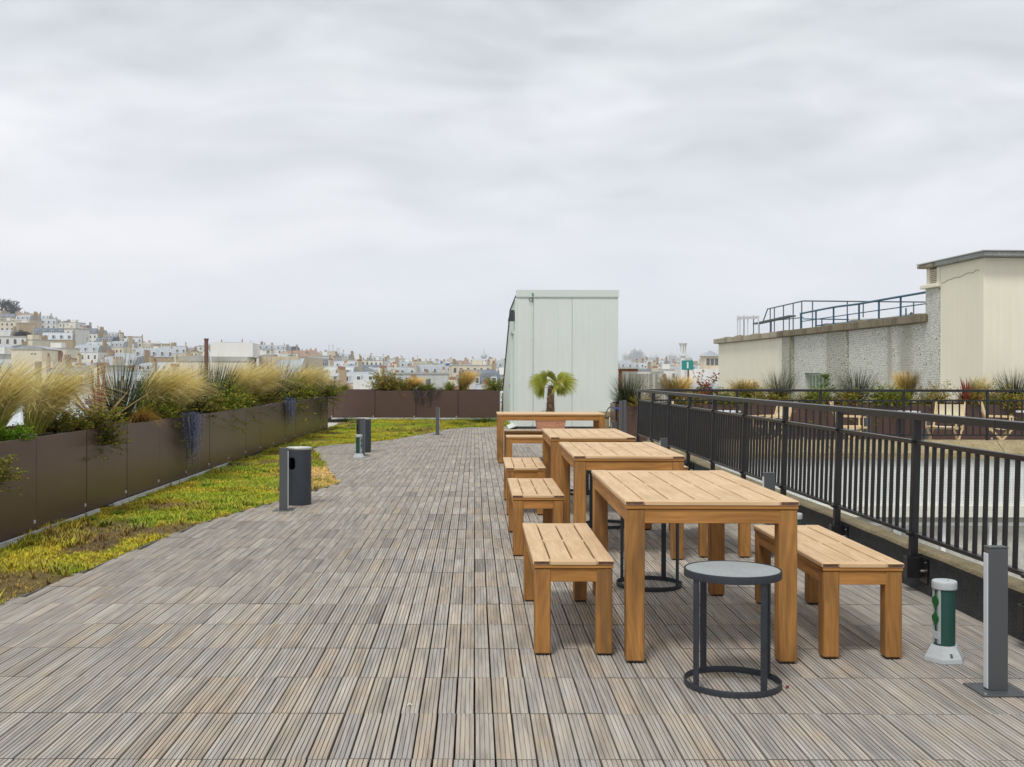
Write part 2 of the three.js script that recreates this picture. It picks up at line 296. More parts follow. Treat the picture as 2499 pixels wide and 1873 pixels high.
{
  seedTo(21);
  const deck = new THREE.Group(); deck.name = 'terrace_deck'; deck.userData.kind = 'structure'; scene.add(deck);
  const list = [];
  for (let cI = -40; cI < 51; cI++) {
    const x = (cI + 0.5) * PITCH; const tile = Math.floor(cI / 7);
    for (const [a, b] of spans(x)) for (let r = 0; r < 56; r++) {
      const sh = (hash(tile + 50, r) - 0.5) * 0.006, d0 = Math.max(ROW0 + r * 0.5 + sh + 0.002, a), d1 = Math.min(ROW0 + (r + 1) * 0.5 + sh - 0.003, b);
      if (d1 - d0 < 0.03) continue;
      list.push({ x: x + (hash(cI + 90, r) - 0.5) * 0.0018 + (hash(tile, r + 7) - 0.5) * 0.003, d: (d0 + d1) / 2, L: d1 - d0, y: (hash(cI, r + 31) - 0.5) * 0.0022 + (hash(tile + 9, r + 3) - 0.5) * 0.0024, t: hash(tile + 77, r + 11) });
    }
  }
  const inFrame = (p) => { const px = 1159 + p.x / p.d * 2643; return px > -40 && px < 2540 && p.d + p.L / 2 > 3.62; };
  const seen = list.filter(inFrame).sort((a, b) => a.d - b.d), near = new Set(seen.slice(0, 300));
  // thirty-six plank shapes of different grain and tone, shared between the nearest planks
  const kinds = [];
  for (let i = 0; i < 36; i++) {
    const q = plankArrays(1, rnd(), rnd(), plankTint(i < 30 ? 0 : 1)); const g = new THREE.BufferGeometry();
    g.setAttribute('position', new THREE.Float32BufferAttribute(q.P, 3)); g.setAttribute('normal', new THREE.Float32BufferAttribute(q.N, 3));
    const U = q.U.map((v, k) => v); g.setAttribute('uv', new THREE.Float32BufferAttribute(U, 2)); g.setAttribute('color', new THREE.Float32BufferAttribute(q.K, 3)); 
    // plank of unit length scaled to half a metre: keep the grain in metres
    for (let k = 0; k < g.attributes.uv.count; k++) { const z = g.attributes.position.getZ(k); g.attributes.uv.setY(k, g.attributes.uv.getY(k) - z + z * 0.495); }
    kinds.push(g);
  }
  const P = [], N = [], U = [], K = [];
  let n = 0;
  for (const p of list) {
    if (near.has(p)) {
      const m = part(n ? `plank_${String(n).padStart(3, '0')}` : 'plank', kinds[rnd() < 0.3 * smooth(0.5, 0.66, fbm(p.x * 0.9 + 4.6, p.d * 0.9 + 2, 3)) ? 30 + Math.floor(rnd() * 6) : Math.floor(rnd() * 30)], M.deck, deck, [p.x, p.y, -p.d]);
      m.scale.set(1, 1, p.L); m.rotation.set((rnd() - 0.5) * 0.004, (rnd() - 0.5) * 0.005, (rnd() - 0.5) * 0.02); n++;
    } else {
      const tint = plankTint(0.25 * smooth(0.56, 0.68, fbm(p.x * 0.9 + 4, p.d * 0.9, 3))), q = plankArrays(p.L, rnd(), rnd() * 2, tint), tk = 0.89 + 0.19 * p.t;
      for (let i = 0; i < q.P.length; i += 3) { P.push(q.P[i] + p.x, q.P[i + 1] + p.y, q.P[i + 2] - p.d); N.push(q.N[i], q.N[i + 1], q.N[i + 2]); K.push(q.K[i] * tk, q.K[i + 1] * tk, q.K[i + 2] * tk); }
      for (const u of q.U) U.push(u);
    }
  }
  const g = new THREE.BufferGeometry();
  g.setAttribute('position', new THREE.Float32BufferAttribute(P, 3)); g.setAttribute('normal', new THREE.Float32BufferAttribute(N, 3)); g.setAttribute('uv', new THREE.Float32BufferAttribute(U, 2)); g.setAttribute('color', new THREE.Float32BufferAttribute(K, 3));
  part('planks_further_off', g, M.deck, deck).userData.kind = 'stuff';
  // dark underlay below the joints
  const sh = new THREE.Shape(outline.map(([x, d]) => new THREE.Vector2(x, d))), ug = new THREE.ShapeGeometry(sh); ug.rotateX(Math.PI / 2); ug.scale(1, 1, -1);
  { const idx = ug.index.array; for (let i = 0; i < idx.length; i += 3) { const t = idx[i]; idx[i] = idx[i + 1]; idx[i + 1] = t; } ug.computeVertexNormals(); }
  part('underlay', metricUV(ug), M.under, deck, [0, -0.052, 0]);
  // metal edging between deck and lawn
  for (let i = 1; i < edge.length - 1; i++) {
    const a = edge[i], b = edge[i + 1]; const bright = i === 11;
    part('edging', bar([a[0] - 0.006, -0.032, -a[1]], [b[0] - 0.006, -0.032, -b[1]], 0.006, bright ? 0.088 : 0.068), bright ? M.galv : M.deckEdge ?? (M.deckEdge = std({ map: speck(256, [0.16, 0.155, 0.145], [0.27, 0.26, 0.245], 40, 0.3), roughness: 0.7 })), deck);
  }
}

// ---------------------------------------------------------------- lawn: uneven sedum and grass
function lawnTone(x, d) {
  const a = fbm(x * 0.75 + 3, d * 0.6 + 8, 3), b = fbm(x * 2.6, d * 2.1 + 4, 4), c = fbm(x * 8 + 2, d * 8, 3);
  let col = mix3([0.29, 0.245, 0.018], [0.185, 0.23, 0.012], smooth(0.35, 0.62, b * 0.6 + a * 0.4));
  col = mix3(col, [0.35, 0.285, 0.04], smooth(0.52, 0.70, c * 0.5 + a * 0.5) * 0.7);
  col = mix3(col, [0.15, 0.24, 0.010], smooth(0.60, 0.72, fbm(x * 1.3 + 20, d * 1.1, 3)) * 0.8);
  const bare = smooth(0.54, 0.70, fbm(x * 1.6 + 40, d * 1.2 + 9, 4));
  col = mix3(col, [0.17, 0.105, 0.04], bare * 0.85);
  // dry patch inside the notch of the deck
  const dry = smooth(1.0, 0.35, Math.hypot((x + 2.05) / 0.6, (d - 14.2) / 2.4) + (b - 0.5) * 0.9);
  col = mix3(col, [0.50, 0.35, 0.14], dry * 0.85);
  const earth = smooth(0.9, 0.5, Math.hypot((x + 2.9) / 0.32, (d - 8.35) / 0.55) + (c - 0.5) * 1.6);
  col = mix3(col, [0.10, 0.06, 0.03], earth * 0.85);
  return { col, bare: Math.max(bare, earth, dry * 0.7) };
}
const onLawn = (x, d) => !inside(x, d) && x > -3.66 && d < 31.8 && (x < 1.02 || d > 27.6) && x < 1.1;
{
  seedTo(31);
  const nx = 56, nd = 300, x0 = -3.68, x1 = 1.15, d0 = 2.0, d1 = 31.9, P = [], I = [], U = [];
  for (let j = 0; j <= nd; j++) for (let i = 0; i <= nx; i++) {
    const x = lerp(x0, x1, i / nx), d = lerp(d0, d1, j / nd); const ins = inside(x, d);
    P.push(x, ins ? -0.09 : -0.012 + (fbm(x * 2, d * 2, 3) - 0.45) * 0.05, -d); U.push(i / nx, j / nd);
  }
  for (let j = 0; j < nd; j++) for (let i = 0; i < nx; i++) { const a = j * (nx + 1) + i, b = a + 1, c = a + nx + 1, e = c + 1; I.push(a, b, e, a, e, c); }
  const g = new THREE.BufferGeometry(); g.setAttribute('position', new THREE.Float32BufferAttribute(P, 3)); g.setAttribute('uv', new THREE.Float32BufferAttribute(U, 2)); g.setIndex(I); g.computeVertexNormals();
  const map = tex(512, 1536, (u, v) => { const x = lerp(x0, x1, u), d = lerp(d0, d1, v); const { col } = lawnTone(x, d), n = noise(x * 90, d * 90), m = noise(x * 35, d * 35); const k = 0.35 + 0.35 * n + 0.3 * m; return [col[0] * k, col[1] * k, col[2] * k]; });
  struct('lawn_ground', g, std({ map, roughness: 1 }));
  // blades: small tufts
  const tuft = (n, h, w, flat) => {
    const Q = [], Nn = [];
    for (let i = 0; i < n; i++) {
      const a = rnd() * 6.283, r = rnd() * 0.016, ln = h * rr(0.5, 1.1), lean = rr(0.1, flat), x = Math.cos(a) * r, z = Math.sin(a) * r, bx = Math.cos(a) * ln * lean, bz = Math.sin(a) * ln * lean, px = -Math.sin(a) * w, pz = Math.cos(a) * w;
      const m = [x + bx * 0.4, ln * 0.6, z + bz * 0.4], t = [x + bx, ln, z + bz];
      Q.push(x - px, 0, z - pz, x + px, 0, z + pz, m[0] + px * 0.8, m[1], m[2] + pz * 0.8, x - px, 0, z - pz, m[0] + px * 0.8, m[1], m[2] + pz * 0.8, m[0] - px * 0.8, m[1], m[2] - pz * 0.8, m[0] - px * 0.8, m[1], m[2] - pz * 0.8, m[0] + px * 0.8, m[1], m[2] + pz * 0.8, ...t);
    }
    const g = new THREE.BufferGeometry(); g.setAttribute('position', new THREE.Float32BufferAttribute(Q, 3)); g.computeVertexNormals();
    const nr = g.attributes.normal; for (let i = 0; i < nr.count; i++) { const v = new THREE.Vector3(nr.getX(i), nr.getY(i), nr.getZ(i)); if (v.y < 0) v.negate(); v.y += 0.9; v.normalize(); nr.setXYZ(i, v.x, v.y, v.z); }
    return g;
  };
  const blade = std({ color: Cl(1, 1, 1), roughness: 0.9, side: THREE.DoubleSide });
  const spots = [];
  for (let k = 0; k < 400000 && spots.length < 62000; k++) {
    const x = rr(-3.64, 1.05), d = 5.2 + 26.6 * Math.pow(rnd(), 1.25);
    if (!onLawn(x, d)) continue; const { col, bare } = lawnTone(x, d); if (rnd() < bare * 0.75) continue;
    spots.push([x, d, col]);
  }
  const make = (name, geo, sub, hmin, hmax, tint) => {
    const m = new THREE.InstancedMesh(geo, blade, sub.length); const o = new THREE.Object3D(), c = new THREE.Color();
    sub.forEach(([x, d, col], i) => {
      o.position.set(x, -0.008 + (fbm(x * 2, d * 2, 3) - 0.45) * 0.05, -d); o.rotation.set(0, rnd() * 6.283, 0); const s = rr(hmin, hmax); o.scale.set(s * rr(0.8, 1.3), s, s * rr(0.8, 1.3)); o.updateMatrix(); m.setMatrixAt(i, o.matrix);
      const k = rr(0.75, 1.35) * tint; c.setRGB(col[0] * k * rr(0.9, 1.15), col[1] * k, col[2] * k * rr(0.7, 1.3)); m.setColorAt(i, c);
    });
    m.name = name; m.userData.kind = 'stuff'; m.castShadow = m.receiveShadow = true; scene.add(m); return m;
  };
  const L = make('lawn_grass', tuft(9, 0.03, 0.0022, 1.1), spots, 0.4, 1.05, 1.75);
  const W2 = make('lawn_weeds', tuft(16, 0.055, 0.0032, 1.5), spots.filter(([x, d]) => fbm(x * 1.9 + 60, d * 1.7, 3) > 0.55 && rnd() < 0.14), 0.5, 1.4, 1.35);
  tag(W2, 'taller scattered grass and sedum tufts on the lawn', 'grass');
  tag(L, 'short yellow green lawn grass between planter wall and deck', 'grass');
}
// ---------------------------------------------------------------- own building under the terrace
const bodyMat = std({ map: speck(512, [0.42, 0.41, 0.37], [0.52, 0.51, 0.46], 20, 0.2), roughness: 0.9 });
{
  const b = thing('terrace_building', 'rendered building carrying the roof terrace, under the wooden deck', 'building', [0, 0, 0]);
  part('main_block', at(cbox(7.34, 20, 38, 0.01), -0.82, -10.09, -14.2), bodyMat, b);
  part('rear_block', at(cbox(11.3, 20, 14.7, 0.01), 8.5, -10.09, -25.0), bodyMat, b);
}
struct('rear_terrace_floor', at(cbox(9.3, 0.03, 3.0, 0.002, 'x'), 8.3, -0.06, -19.5), std({ map: deckMap, roughness: 0.9 }));

// ---------------------------------------------------------------- planters
function planter(name, label, x0, d0, x1, d1, H, cuts, mat, depth, side) {
  // a row of metal panels along the line (x0,d0)-(x1,d1); soil on the far side
  const t = thing(name, label, 'planter');
  const L = Math.hypot(x1 - x0, d1 - d0), ux = (x1 - x0) / L, uz = -(d1 - d0) / L, nx = side * uz, nz = -side * ux; // outward normal
  const P = (s, o) => [x0 + ux * s + nx * o, -d0 + uz * s + nz * o], yaw = Math.atan2(-uz, ux);
  for (let i = 0; i + 1 < cuts.length; i++) {
    const a = cuts[i], b = cuts[i + 1], [px, pz] = P((a + b) / 2, -0.0125 + ((i * 7) % 3 - 1) * 0.0016);
    const g = cbox(b - a - 0.012, H - 0.035, 0.025, 0.003, 'y'); at(g, px, 0.035 + (H - 0.035) / 2 - 0.008, pz, yaw);
    const p = part(i ? `panel_${String(i).padStart(3, '0')}` : 'panel', metricUV(g), mat, t);
    const [cx, cz] = P(b - 0.05, 0.004); part('clip', at(cbox(0.03, 0.028, 0.012, 0.002), cx, 0.095, cz, yaw), M.galv, p);
  }
  const mid = cuts[0] + (cuts.at(-1) - cuts[0]) / 2, len = cuts.at(-1) - cuts[0];
  let [bx, bz] = P(mid, -0.032); part('backing', at(cbox(len - 0.01, H - 0.11, 0.008, 0.001), bx, 0.08 + (H - 0.11) / 2, bz, yaw), M.seam, t);
  [bx, bz] = P(mid, -0.04 - depth / 2); part('soil', at(cbox(len, 0.04, depth - 0.05, 0.005), bx, H - 0.06, bz, yaw), M.soil, t);
  [bx, bz] = P(mid, -depth + 0.006); part('back_panel', at(cbox(len, H + 0.3, 0.024, 0.003), bx, H / 2 - 0.13, bz, yaw), mat, t);
  [bx, bz] = P(mid, -0.03); part('plinth', at(cbox(len - 0.02, 0.3, 0.03, 0.002), bx, -0.08, bz, yaw), M.seam, t);
  return { t, P, yaw };
}
const cutsL = []; for (let d = 2.07; d < 26.3; d += 1.15) cutsL.push(d - 2.07); // joints 1.15 m apart
const leftPlanter = planter('planter_wall', 'long brown metal planter wall along the left of the lawn', -3.66, 2.07, -3.56, 26.3, 0.8, cutsL, M.panel, 0.8, -1);
{ // light gutter trim in front of the foot of the left planter: broken, partly overgrown
  const g = thing('gutter_trim', 'white metal gutter trim along the foot of the left planter', 'trim');
  for (const [a, b] of [[7.2, 9.9], [9.97, 10.3], [10.72, 13.05], [13.1, 14.6], [14.8, 15.9]]) {
    part('trim_strip', bar([-3.575 - 0.002 * (a % 1), 0.022, -a], [-3.575, 0.022, -b], 0.02, 0.03), M.galv, g);
    part('trim_face', bar([-3.565, -0.02, -a], [-3.565, -0.02, -b], 0.006, 0.06), M.galv, g);
    part('gutter_bed', bar([-3.62, 0.012, -a], [-3.62, 0.012, -b], 0.06, 0.01), M.wire, g);
  }
}
const farCuts = [-0.38, 0, 1.225, 2.43, 3.67, 4.9].map((v) => v + 0.4);
const farPlanter = planter('planter_wall', 'brown metal planter wall closing the far end of the lawn', -4.56, 31.8, 0.85, 31.75, 0.86, farCuts, M.panelFar, 0.8, -1);
solo('edging_trim', 'pale metal trim along the foot of the far planter wall', 'trim', bar([-4.2, 0.035, -31.7], [0.8, 0.035, -31.68], 0.03, 0.045), M.galv);
const rightCuts = []; for (let i = 0; i <= 8; i++) rightCuts.push(i * 1.22);
const rightPlanter = planter('planter_wall', 'brown metal planter wall behind the folding chairs on the rear terrace', 2.76, 21.0, 12.6, 21.0, 0.76, rightCuts, M.panelFar, 0.75, -1);
solo('planter_end', 'brown metal end face of the rear terrace planter beside the white stair housing', 'planter', at(cbox(0.03, 0.74, 0.74, 0.003), 2.735, 0.39, -21.4), M.panelFar);

// ---------------------------------------------------------------- parapet, railing, courtyard
{
  const p = thing('parapet_wall', 'low black bitumen parapet with rough concrete top below the near railing', 'parapet');
  // uneven top: extruded strip with noise
  const seg = 90, face = [], top = [];
  const Z = (i) => -lerp(2.2, 17.5, i / seg);
  const h = (z) => 0.245 + (fbm(z * 3, 2, 3) - 0.5) * 0.012, o = (z) => (fbm(z * 4, 9, 3) - 0.5) * 0.012;
  const quad = (arr, a, b, c, d) => arr.push(...a, ...b, ...c, ...a, ...c, ...d);
  for (let i = 0; i < seg; i++) {
    const z = Z(i), w = Z(i + 1);
    quad(face, [2.702, -0.1, z], [2.702, -0.1, w], [2.705, h(w) - 0.012 + o(w), w], [2.705, h(z) - 0.012 + o(z), z]);
    quad(top, [2.7055, h(z) - 0.012 + o(z), z], [2.7055, h(w) - 0.012 + o(w), w], [2.73, h(w) + 0.004, w], [2.73, h(z) + 0.004, z]);
    quad(top, [2.73, h(z) + 0.004, z], [2.73, h(w) + 0.004, w], [2.85, h(w), w], [2.85, h(z), z]);
    quad(top, [2.85, h(z), z], [2.85, h(w), w], [2.85, -2.5, w], [2.85, -2.5, z]);
  }
  const mk = (a) => { const g = new THREE.BufferGeometry(); g.setAttribute('position', new THREE.Float32BufferAttribute(a, 3)); g.computeVertexNormals(); return metricUV(g, 1.6); };
  part('upstand', mk(face), M.bitumen, p).material.side = THREE.DoubleSide; part('coping', mk(top), M.aggregate, p).material.side = THREE.DoubleSide;
}
function railPost(x, z, lean, g, H, w, dirZ) {
  // flat post leaning slightly outwards, with collars
  const post = part('post', dirZ ? bar([x, 0.1, z], [x + lean * (H - 0.1), H - 0.04, z], 0.05, 0.026) : bar([x, 0.05, z], [x, H - 0.04, z - lean * H], 0.05, 0.03), M.rail, g);
  return post;
}
{
  const LEAN = 0.028, H = 1.085, X = 2.657;
  const xr = (y) => X + LEAN * (y - 0.1);
  const r = thing('black_railing', 'black metal railing along the right edge of the deck', 'railing');
  // handrail in two lengths
  const hx = xr(H);
  for (const [a, b] of [[2.2, 5.52], [5.524, 17.78]]) part('handrail', bar([hx, H - 0.021, -a], [hx, H - 0.021, -b], 0.062, 0.042, 0.003), M.rail, r);
  const posts = []; for (let k = -3; k <= 8; k++) posts.push(6.57 + 1.387 * k);
  let nb = 0;
  posts.forEach((d, k) => {
    const post = part('post', bar([X, 0.085, -d], [xr(H - 0.042), H - 0.042, -d], 0.042, 0.044), M.rail, r);
    for (const y of [0.925, 0.363]) part('collar', at(cbox(0.078, 0.02, 0.045, 0.002), xr(y), y - 0.012, -d), M.railBox, post);
    // bracket to the parapet
    const brk = part('bracket', merge([at(cbox(0.10, 0.125, 0.006, 0.001), 2.667, 0.15, -d + 0.03), at(cbox(0.006, 0.125, 0.06, 0.001), 2.617, 0.15, -d), at(cbox(0.006, 0.15, 0.11, 0.001), 2.696, 0.145, -d + 0.075), at(cbox(0.10, 0.125, 0.006, 0.001), 2.667, 0.15, -d - 0.03)]), M.railBox, post);
    part('bolt', rod([2.70, 0.14, -d + 0.085], [2.672, 0.14, -d + 0.085], 0.008, 8), M.steel, brk);
    part('bolt', rod([2.70, 0.195, -d + 0.11], [2.686, 0.195, -d + 0.11], 0.004, 6), M.steel, brk);
    if (k + 1 < posts.length) {
      const e = posts[k + 1];
      part('infill_rail', bar([xr(0.925), 0.908, -d - 0.03], [xr(0.925), 0.908, -e + 0.03], 0.034, 0.026), M.rail, r);
      part('infill_rail', bar([xr(0.363), 0.352, -d - 0.03], [xr(0.363), 0.352, -e + 0.03], 0.034, 0.024), M.rail, r);
      for (let i = 0; i < 11; i++) {
        const q = d + 0.155 + i * (1.387 - 0.31) / 10;
        if (q < 4.6) continue;
        part(nb ? `baluster_${String(nb).padStart(3, '0')}` : 'baluster', bar([xr(0.362), 0.362, -q], [xr(0.896), 0.896, -q], 0.020, 0.020, 0.001), M.rail, r); nb++;
      }
    }
  });
}
{ // railing across the back of the courtyard
  const D = 17.85, H = 1.085;
  const r = thing('black_railing', 'black metal railing across the back of the courtyard, in front of the folding chairs', 'railing');
  part('handrail', bar([2.72, H - 0.02, -D], [12.6, H - 0.02, -D], 0.06, 0.04, 0.003), M.rail, r);
  const xs = []; for (let x = 2.95; x < 12.6; x += 1.375) xs.push(x);
  let nb = 0;
  xs.forEach((x, k) => {
    const p = part('post', bar([x, 0.2, -D], [x, H - 0.04, -D], 0.035, 0.04), M.rail, r);
    if (k + 1 < xs.length) {
      const e = xs[k + 1];
      for (const y of [0.9, 0.335]) part('infill_rail', bar([x + 0.018, y, -D], [e - 0.018, y, -D], 0.03, 0.026), M.rail, r);
      for (let i = 1; i < 12; i++) { const q = x + i * 1.375 / 12; part(nb ? `baluster_${String(nb).padStart(3, '0')}` : 'baluster', bar([q, 0.348, -D], [q, 0.887, -D], 0.012, 0.024, 0.001), M.rail, r); nb++; }
    }
  });
}
{ // courtyard wall below the rear railing
  const w = thing('courtyard_facade', 'pale facade across the courtyard with sloped concrete coping, wire mesh and windows', 'facade');
  const D = 17.44; let x = 2.86, n = 0;
  for (const L of [2.9, 2.79, 2.9, 2.9]) {   // coping stones: bevelled
    const s = new THREE.Shape(); s.moveTo(-D, -0.03); s.lineTo(-D, 0.065); s.lineTo(-D - 0.012, 0.075); s.lineTo(-17.72, 0.25); s.lineTo(-18.0, 0.25); s.lineTo(-18.0, -0.03); s.closePath();
    const g = new THREE.ExtrudeGeometry(s, { depth: L - 0.012, bevelEnabled: false }); g.rotateY(-Math.PI / 2); g.scale(-1, 1, 1);
    const q = g.index ? g : g; // mirrored: flip winding
    { const p = q.attributes.position.array; for (let i = 0; i < p.length; i += 9) for (let k = 0; k < 3; k++) { const t = p[i + k]; p[i + k] = p[i + 3 + k]; p[i + 3 + k] = t; } q.computeVertexNormals(); }
    q.computeBoundingBox(); const bb = q.boundingBox; const zflip = bb.max.z > 0; if (zflip) { q.rotateY(Math.PI); }
    q.computeBoundingBox(); q.translate(x - q.boundingBox.min.x, 0, 0);
    part(n ? `coping_stone_${String(n).padStart(3, '0')}` : 'coping_stone', metricUV(q, 1), M.copingPale, w); x += L; n++;
  }
  part('clad_wall', at(cbox(10, 0.74, 0.2, 0.002), 7.86, -0.4, -17.62), M.whiteClad, w);
  const bars = []; for (let x = 2.9; x < 12.8; x += 0.042) bars.push(at(new THREE.BoxGeometry(0.0035, 0.7, 0.0035), x, -0.395, -17.492)); for (let y = -0.74; y < -0.05; y += 0.042) bars.push(at(new THREE.BoxGeometry(9.9, 0.0035, 0.0035), 7.86, y, -17.489));
  part('wire_mesh', merge(bars), M.wire, w).userData.kind = 'stuff';
  part('ledge', at(cbox(10, 0.2, 0.34, 0.01), 7.86, -0.87, -17.58), M.creamTrim, w);
  part('lintel', at(cbox(10, 0.09, 0.2, 0.004), 7.86, -1.02, -17.66), std({ color: Cl(0.34, 0.36, 0.32), roughness: 0.7 }), w);
  part('inner_wall', at(cbox(10, 6.6, 0.1, 0.002), 7.86, -4.4, -18.2), M.blind, w);
  part('base_wall', at(cbox(10, 6, 0.3, 0.002), 7.86, -6.3, -17.7), M.creamTrim, w);
  for (let k = 0, x = 2.95; x < 12.6; k++, x += 0.78) {
    const win = new THREE.Group(); win.name = 'window'; w.add(win);
    part('frame', merge([at(cbox(0.075, 2.25, 0.09, 0.003), x, -2.19, -17.66), at(cbox(0.70, 0.06, 0.07, 0.003), x + 0.39, -1.10, -17.66), at(cbox(0.70, 0.06, 0.07, 0.003), x + 0.39, -3.28, -17.66)]), M.frameWhite, win);
    if (k % 2) part('mullion', at(cbox(0.05, 2.1, 0.06, 0.003), x + 0.075, -2.19, -17.67), M.frameWhite, win);
    part('pane', at(cbox(0.70, 2.12, 0.006, 0), x + 0.39, -2.19, -17.68), M.glass, win);
    part('blind', at(cbox(0.69, 2.12, 0.01, 0), x + 0.39, -2.19, -17.83), M.blind, win);
  }
}
struct('courtyard_floor', at(cbox(12, 0.1, 22, 0), 8.9, -7.5, -8.5), bodyMat);

// ---------------------------------------------------------------- white stair housing at the end of the deck
{
  const b = thing('stair_housing', 'pale grey green metal clad stair housing with sloping back at deck end', 'building');
  const F = 26.4, H = 3.22;                       // front face distance and wall height
  const xl = (d) => 1.01 - 0.0333 * (d - F);
  // left side wall: a polygon with the raking roof, in plan slightly splayed
  const prof = [[F, 0], [F, H], [28.55, 3.0], [31.78, 0.84], [33.4, 0.0]];
  const P = [], tri = (a, b2, c) => P.push(...a, ...b2, ...c);
  const Lp = (q) => [xl(q[0]), q[1], -q[0]], Rp = (q) => [3.49, q[1], -q[0]];
  for (let i = 1; i + 1 < prof.length; i++) tri(Lp(prof[0]), Lp(prof[i]), Lp(prof[i + 1])), tri(Rp(prof[0]), Rp(prof[i + 1]), Rp(prof[i]));
  const geo = (arr) => { const g = new THREE.BufferGeometry(); g.setAttribute('position', new THREE.Float32BufferAttribute(arr, 3)); g.computeVertexNormals(); return metricUV(g, 1); };
  const side = M.boxWall.clone(); side.side = THREE.DoubleSide;
  part('side_wall', geo(P), side, b);
  const R = []; for (let i = 1; i + 1 < prof.length; i++) { const a = Lp(prof[i]), c = Lp(prof[i + 1]), e = Rp(prof[i + 1]), f = Rp(prof[i]); R.push(...a, ...f, ...e, ...a, ...e, ...c); }
  part('roof', geo(R), side, b);
  // roof edge strip along the raking side
  const strip = []; for (let i = 1; i + 2 < prof.length; i++) { const a = Lp(prof[i]), c = Lp(prof[i + 1]); strip.push(bar([a[0] - 0.015, a[1] + 0.02, a[2]], [c[0] - 0.015, c[1] + 0.02, c[2]], 0.03, 0.03)); }
  part('roof_edge', merge(strip), M.boxDark, b);
  // front panels with open joints
  const fx = [1.01, 1.40, 2.367, 3.18, 3.49];
  [[1.01, 2.364], [2.37, 3.49]].forEach(([a, c], i) => part('front_panel', at(cbox(c - a, H - 0.078, 0.03, 0.004, 'y'), (a + c) / 2, (H - 0.078) / 2 + 0.06, -F + 0.018), M.boxWall, b));
  for (const x of [1.21, 1.62, 2.02, 2.78, 3.17]) part('panel_rib', at(cbox(0.012, H - 0.2, 0.004, 0.0015), x, (H - 0.1) / 2 + 0.05, -F + 0.0345), M.boxWall, b);
  part('front_core', at(cbox(2.47, H, 0.02, 0), 2.25, H / 2, -F - 0.012), M.boxDark, b);
  part('fascia', at(cbox(2.5, 0.17, 0.075, 0.004), 2.25, H + 0.088, -F + 0.012), M.boxFascia, b);
  part('drip_edge', at(cbox(2.49, 0.014, 0.08, 0.002), 2.25, H - 0.008, -F + 0.018), M.boxFascia, b);
  part('corner_trim', at(cbox(0.05, H - 0.1, 0.05, 0.004), 1.0, (H - 0.1) / 2 + 0.06, -F + 0.02), M.boxWall, b);
  const pipe = part('conduit', rod([1.395, 0.1, -F + 0.06], [1.395, 3.06, -F + 0.06], 0.017, 10), M.boxWall, b);
  for (let y = 0.35; y < 3; y += 0.62) part('pipe_clip', at(cbox(0.06, 0.02, 0.04, 0.002), 1.395, y, -F + 0.05), M.boxWall, pipe);
  const tor = new THREE.TorusGeometry(0.042, 0.009, 8, 24); part('cable_coil', at(tor, 1.36, 3.15, -F + 0.075), M.boxDark, b);
  part('cable_gland', merge([rod([1.405, 3.06, -F + 0.07], [1.405, 3.20, -F + 0.07], 0.012), rod([1.405, 3.235, -F + 0.07], [1.405, 3.31, -F + 0.07], 0.016)]), std({ color: Cl(0.10, 0.2, 0.15), roughness: 0.5 }), b);
  // side: door recess, canopy lamp, conduit, fire alarm, ramp skirt
  const sx = (d, o) => xl(d) - o;
  part('door_leaf', at(cbox(0.02, 2.25, 1.0, 0.004), sx(27.15, 0.004), 1.17, -27.15, -0.033), std({ color: Cl(0.42, 0.46, 0.45), roughness: 0.5 }), b);
  part('door_frame', merge([at(cbox(0.06, 2.36, 0.06, 0.004), sx(26.6, 0.02), 1.2, -26.6), at(cbox(0.06, 2.36, 0.06, 0.004), sx(27.72, 0.02), 1.2, -27.72), at(cbox(0.06, 0.06, 1.16, 0.004), sx(27.15, 0.02), 2.36, -27.15, -0.033)]), M.boxFascia, b);
  const lamp = part('wall_lamp', (() => { const s = new THREE.Shape(); s.moveTo(0, 0); s.lineTo(-0.15, 0); s.lineTo(-0.09, 0.27); s.lineTo(0, 0.27); s.closePath(); const g = new THREE.ExtrudeGeometry(s, { depth: 0.3, bevelEnabled: false }); return at(g, sx(27.0, 0.02), 2.66, -27.2); })(), std({ color: Cl(0.045, 0.05, 0.065), roughness: 0.45 }), b);
  part('side_conduit', merge([rod([sx(28.0, 0.04), 0.1, -28.0], [sx(28.0, 0.04), 2.35, -28.0], 0.015), rod([sx(28.0, 0.04), 2.35, -28.0], [sx(27.2, 0.04), 2.42, -27.2], 0.012)]), M.boxFascia, b);
  part('alarm_button', at(cbox(0.05, 0.11, 0.11, 0.01), sx(28.15, 0.03), 1.02, -28.15), M.red, b);
  part('skirt', at(cbox(0.22, 0.03, 1.5, 0.004), 0.92, 0.05, -27.0, 0, 0, 0.35), M.boxWall, b);
}
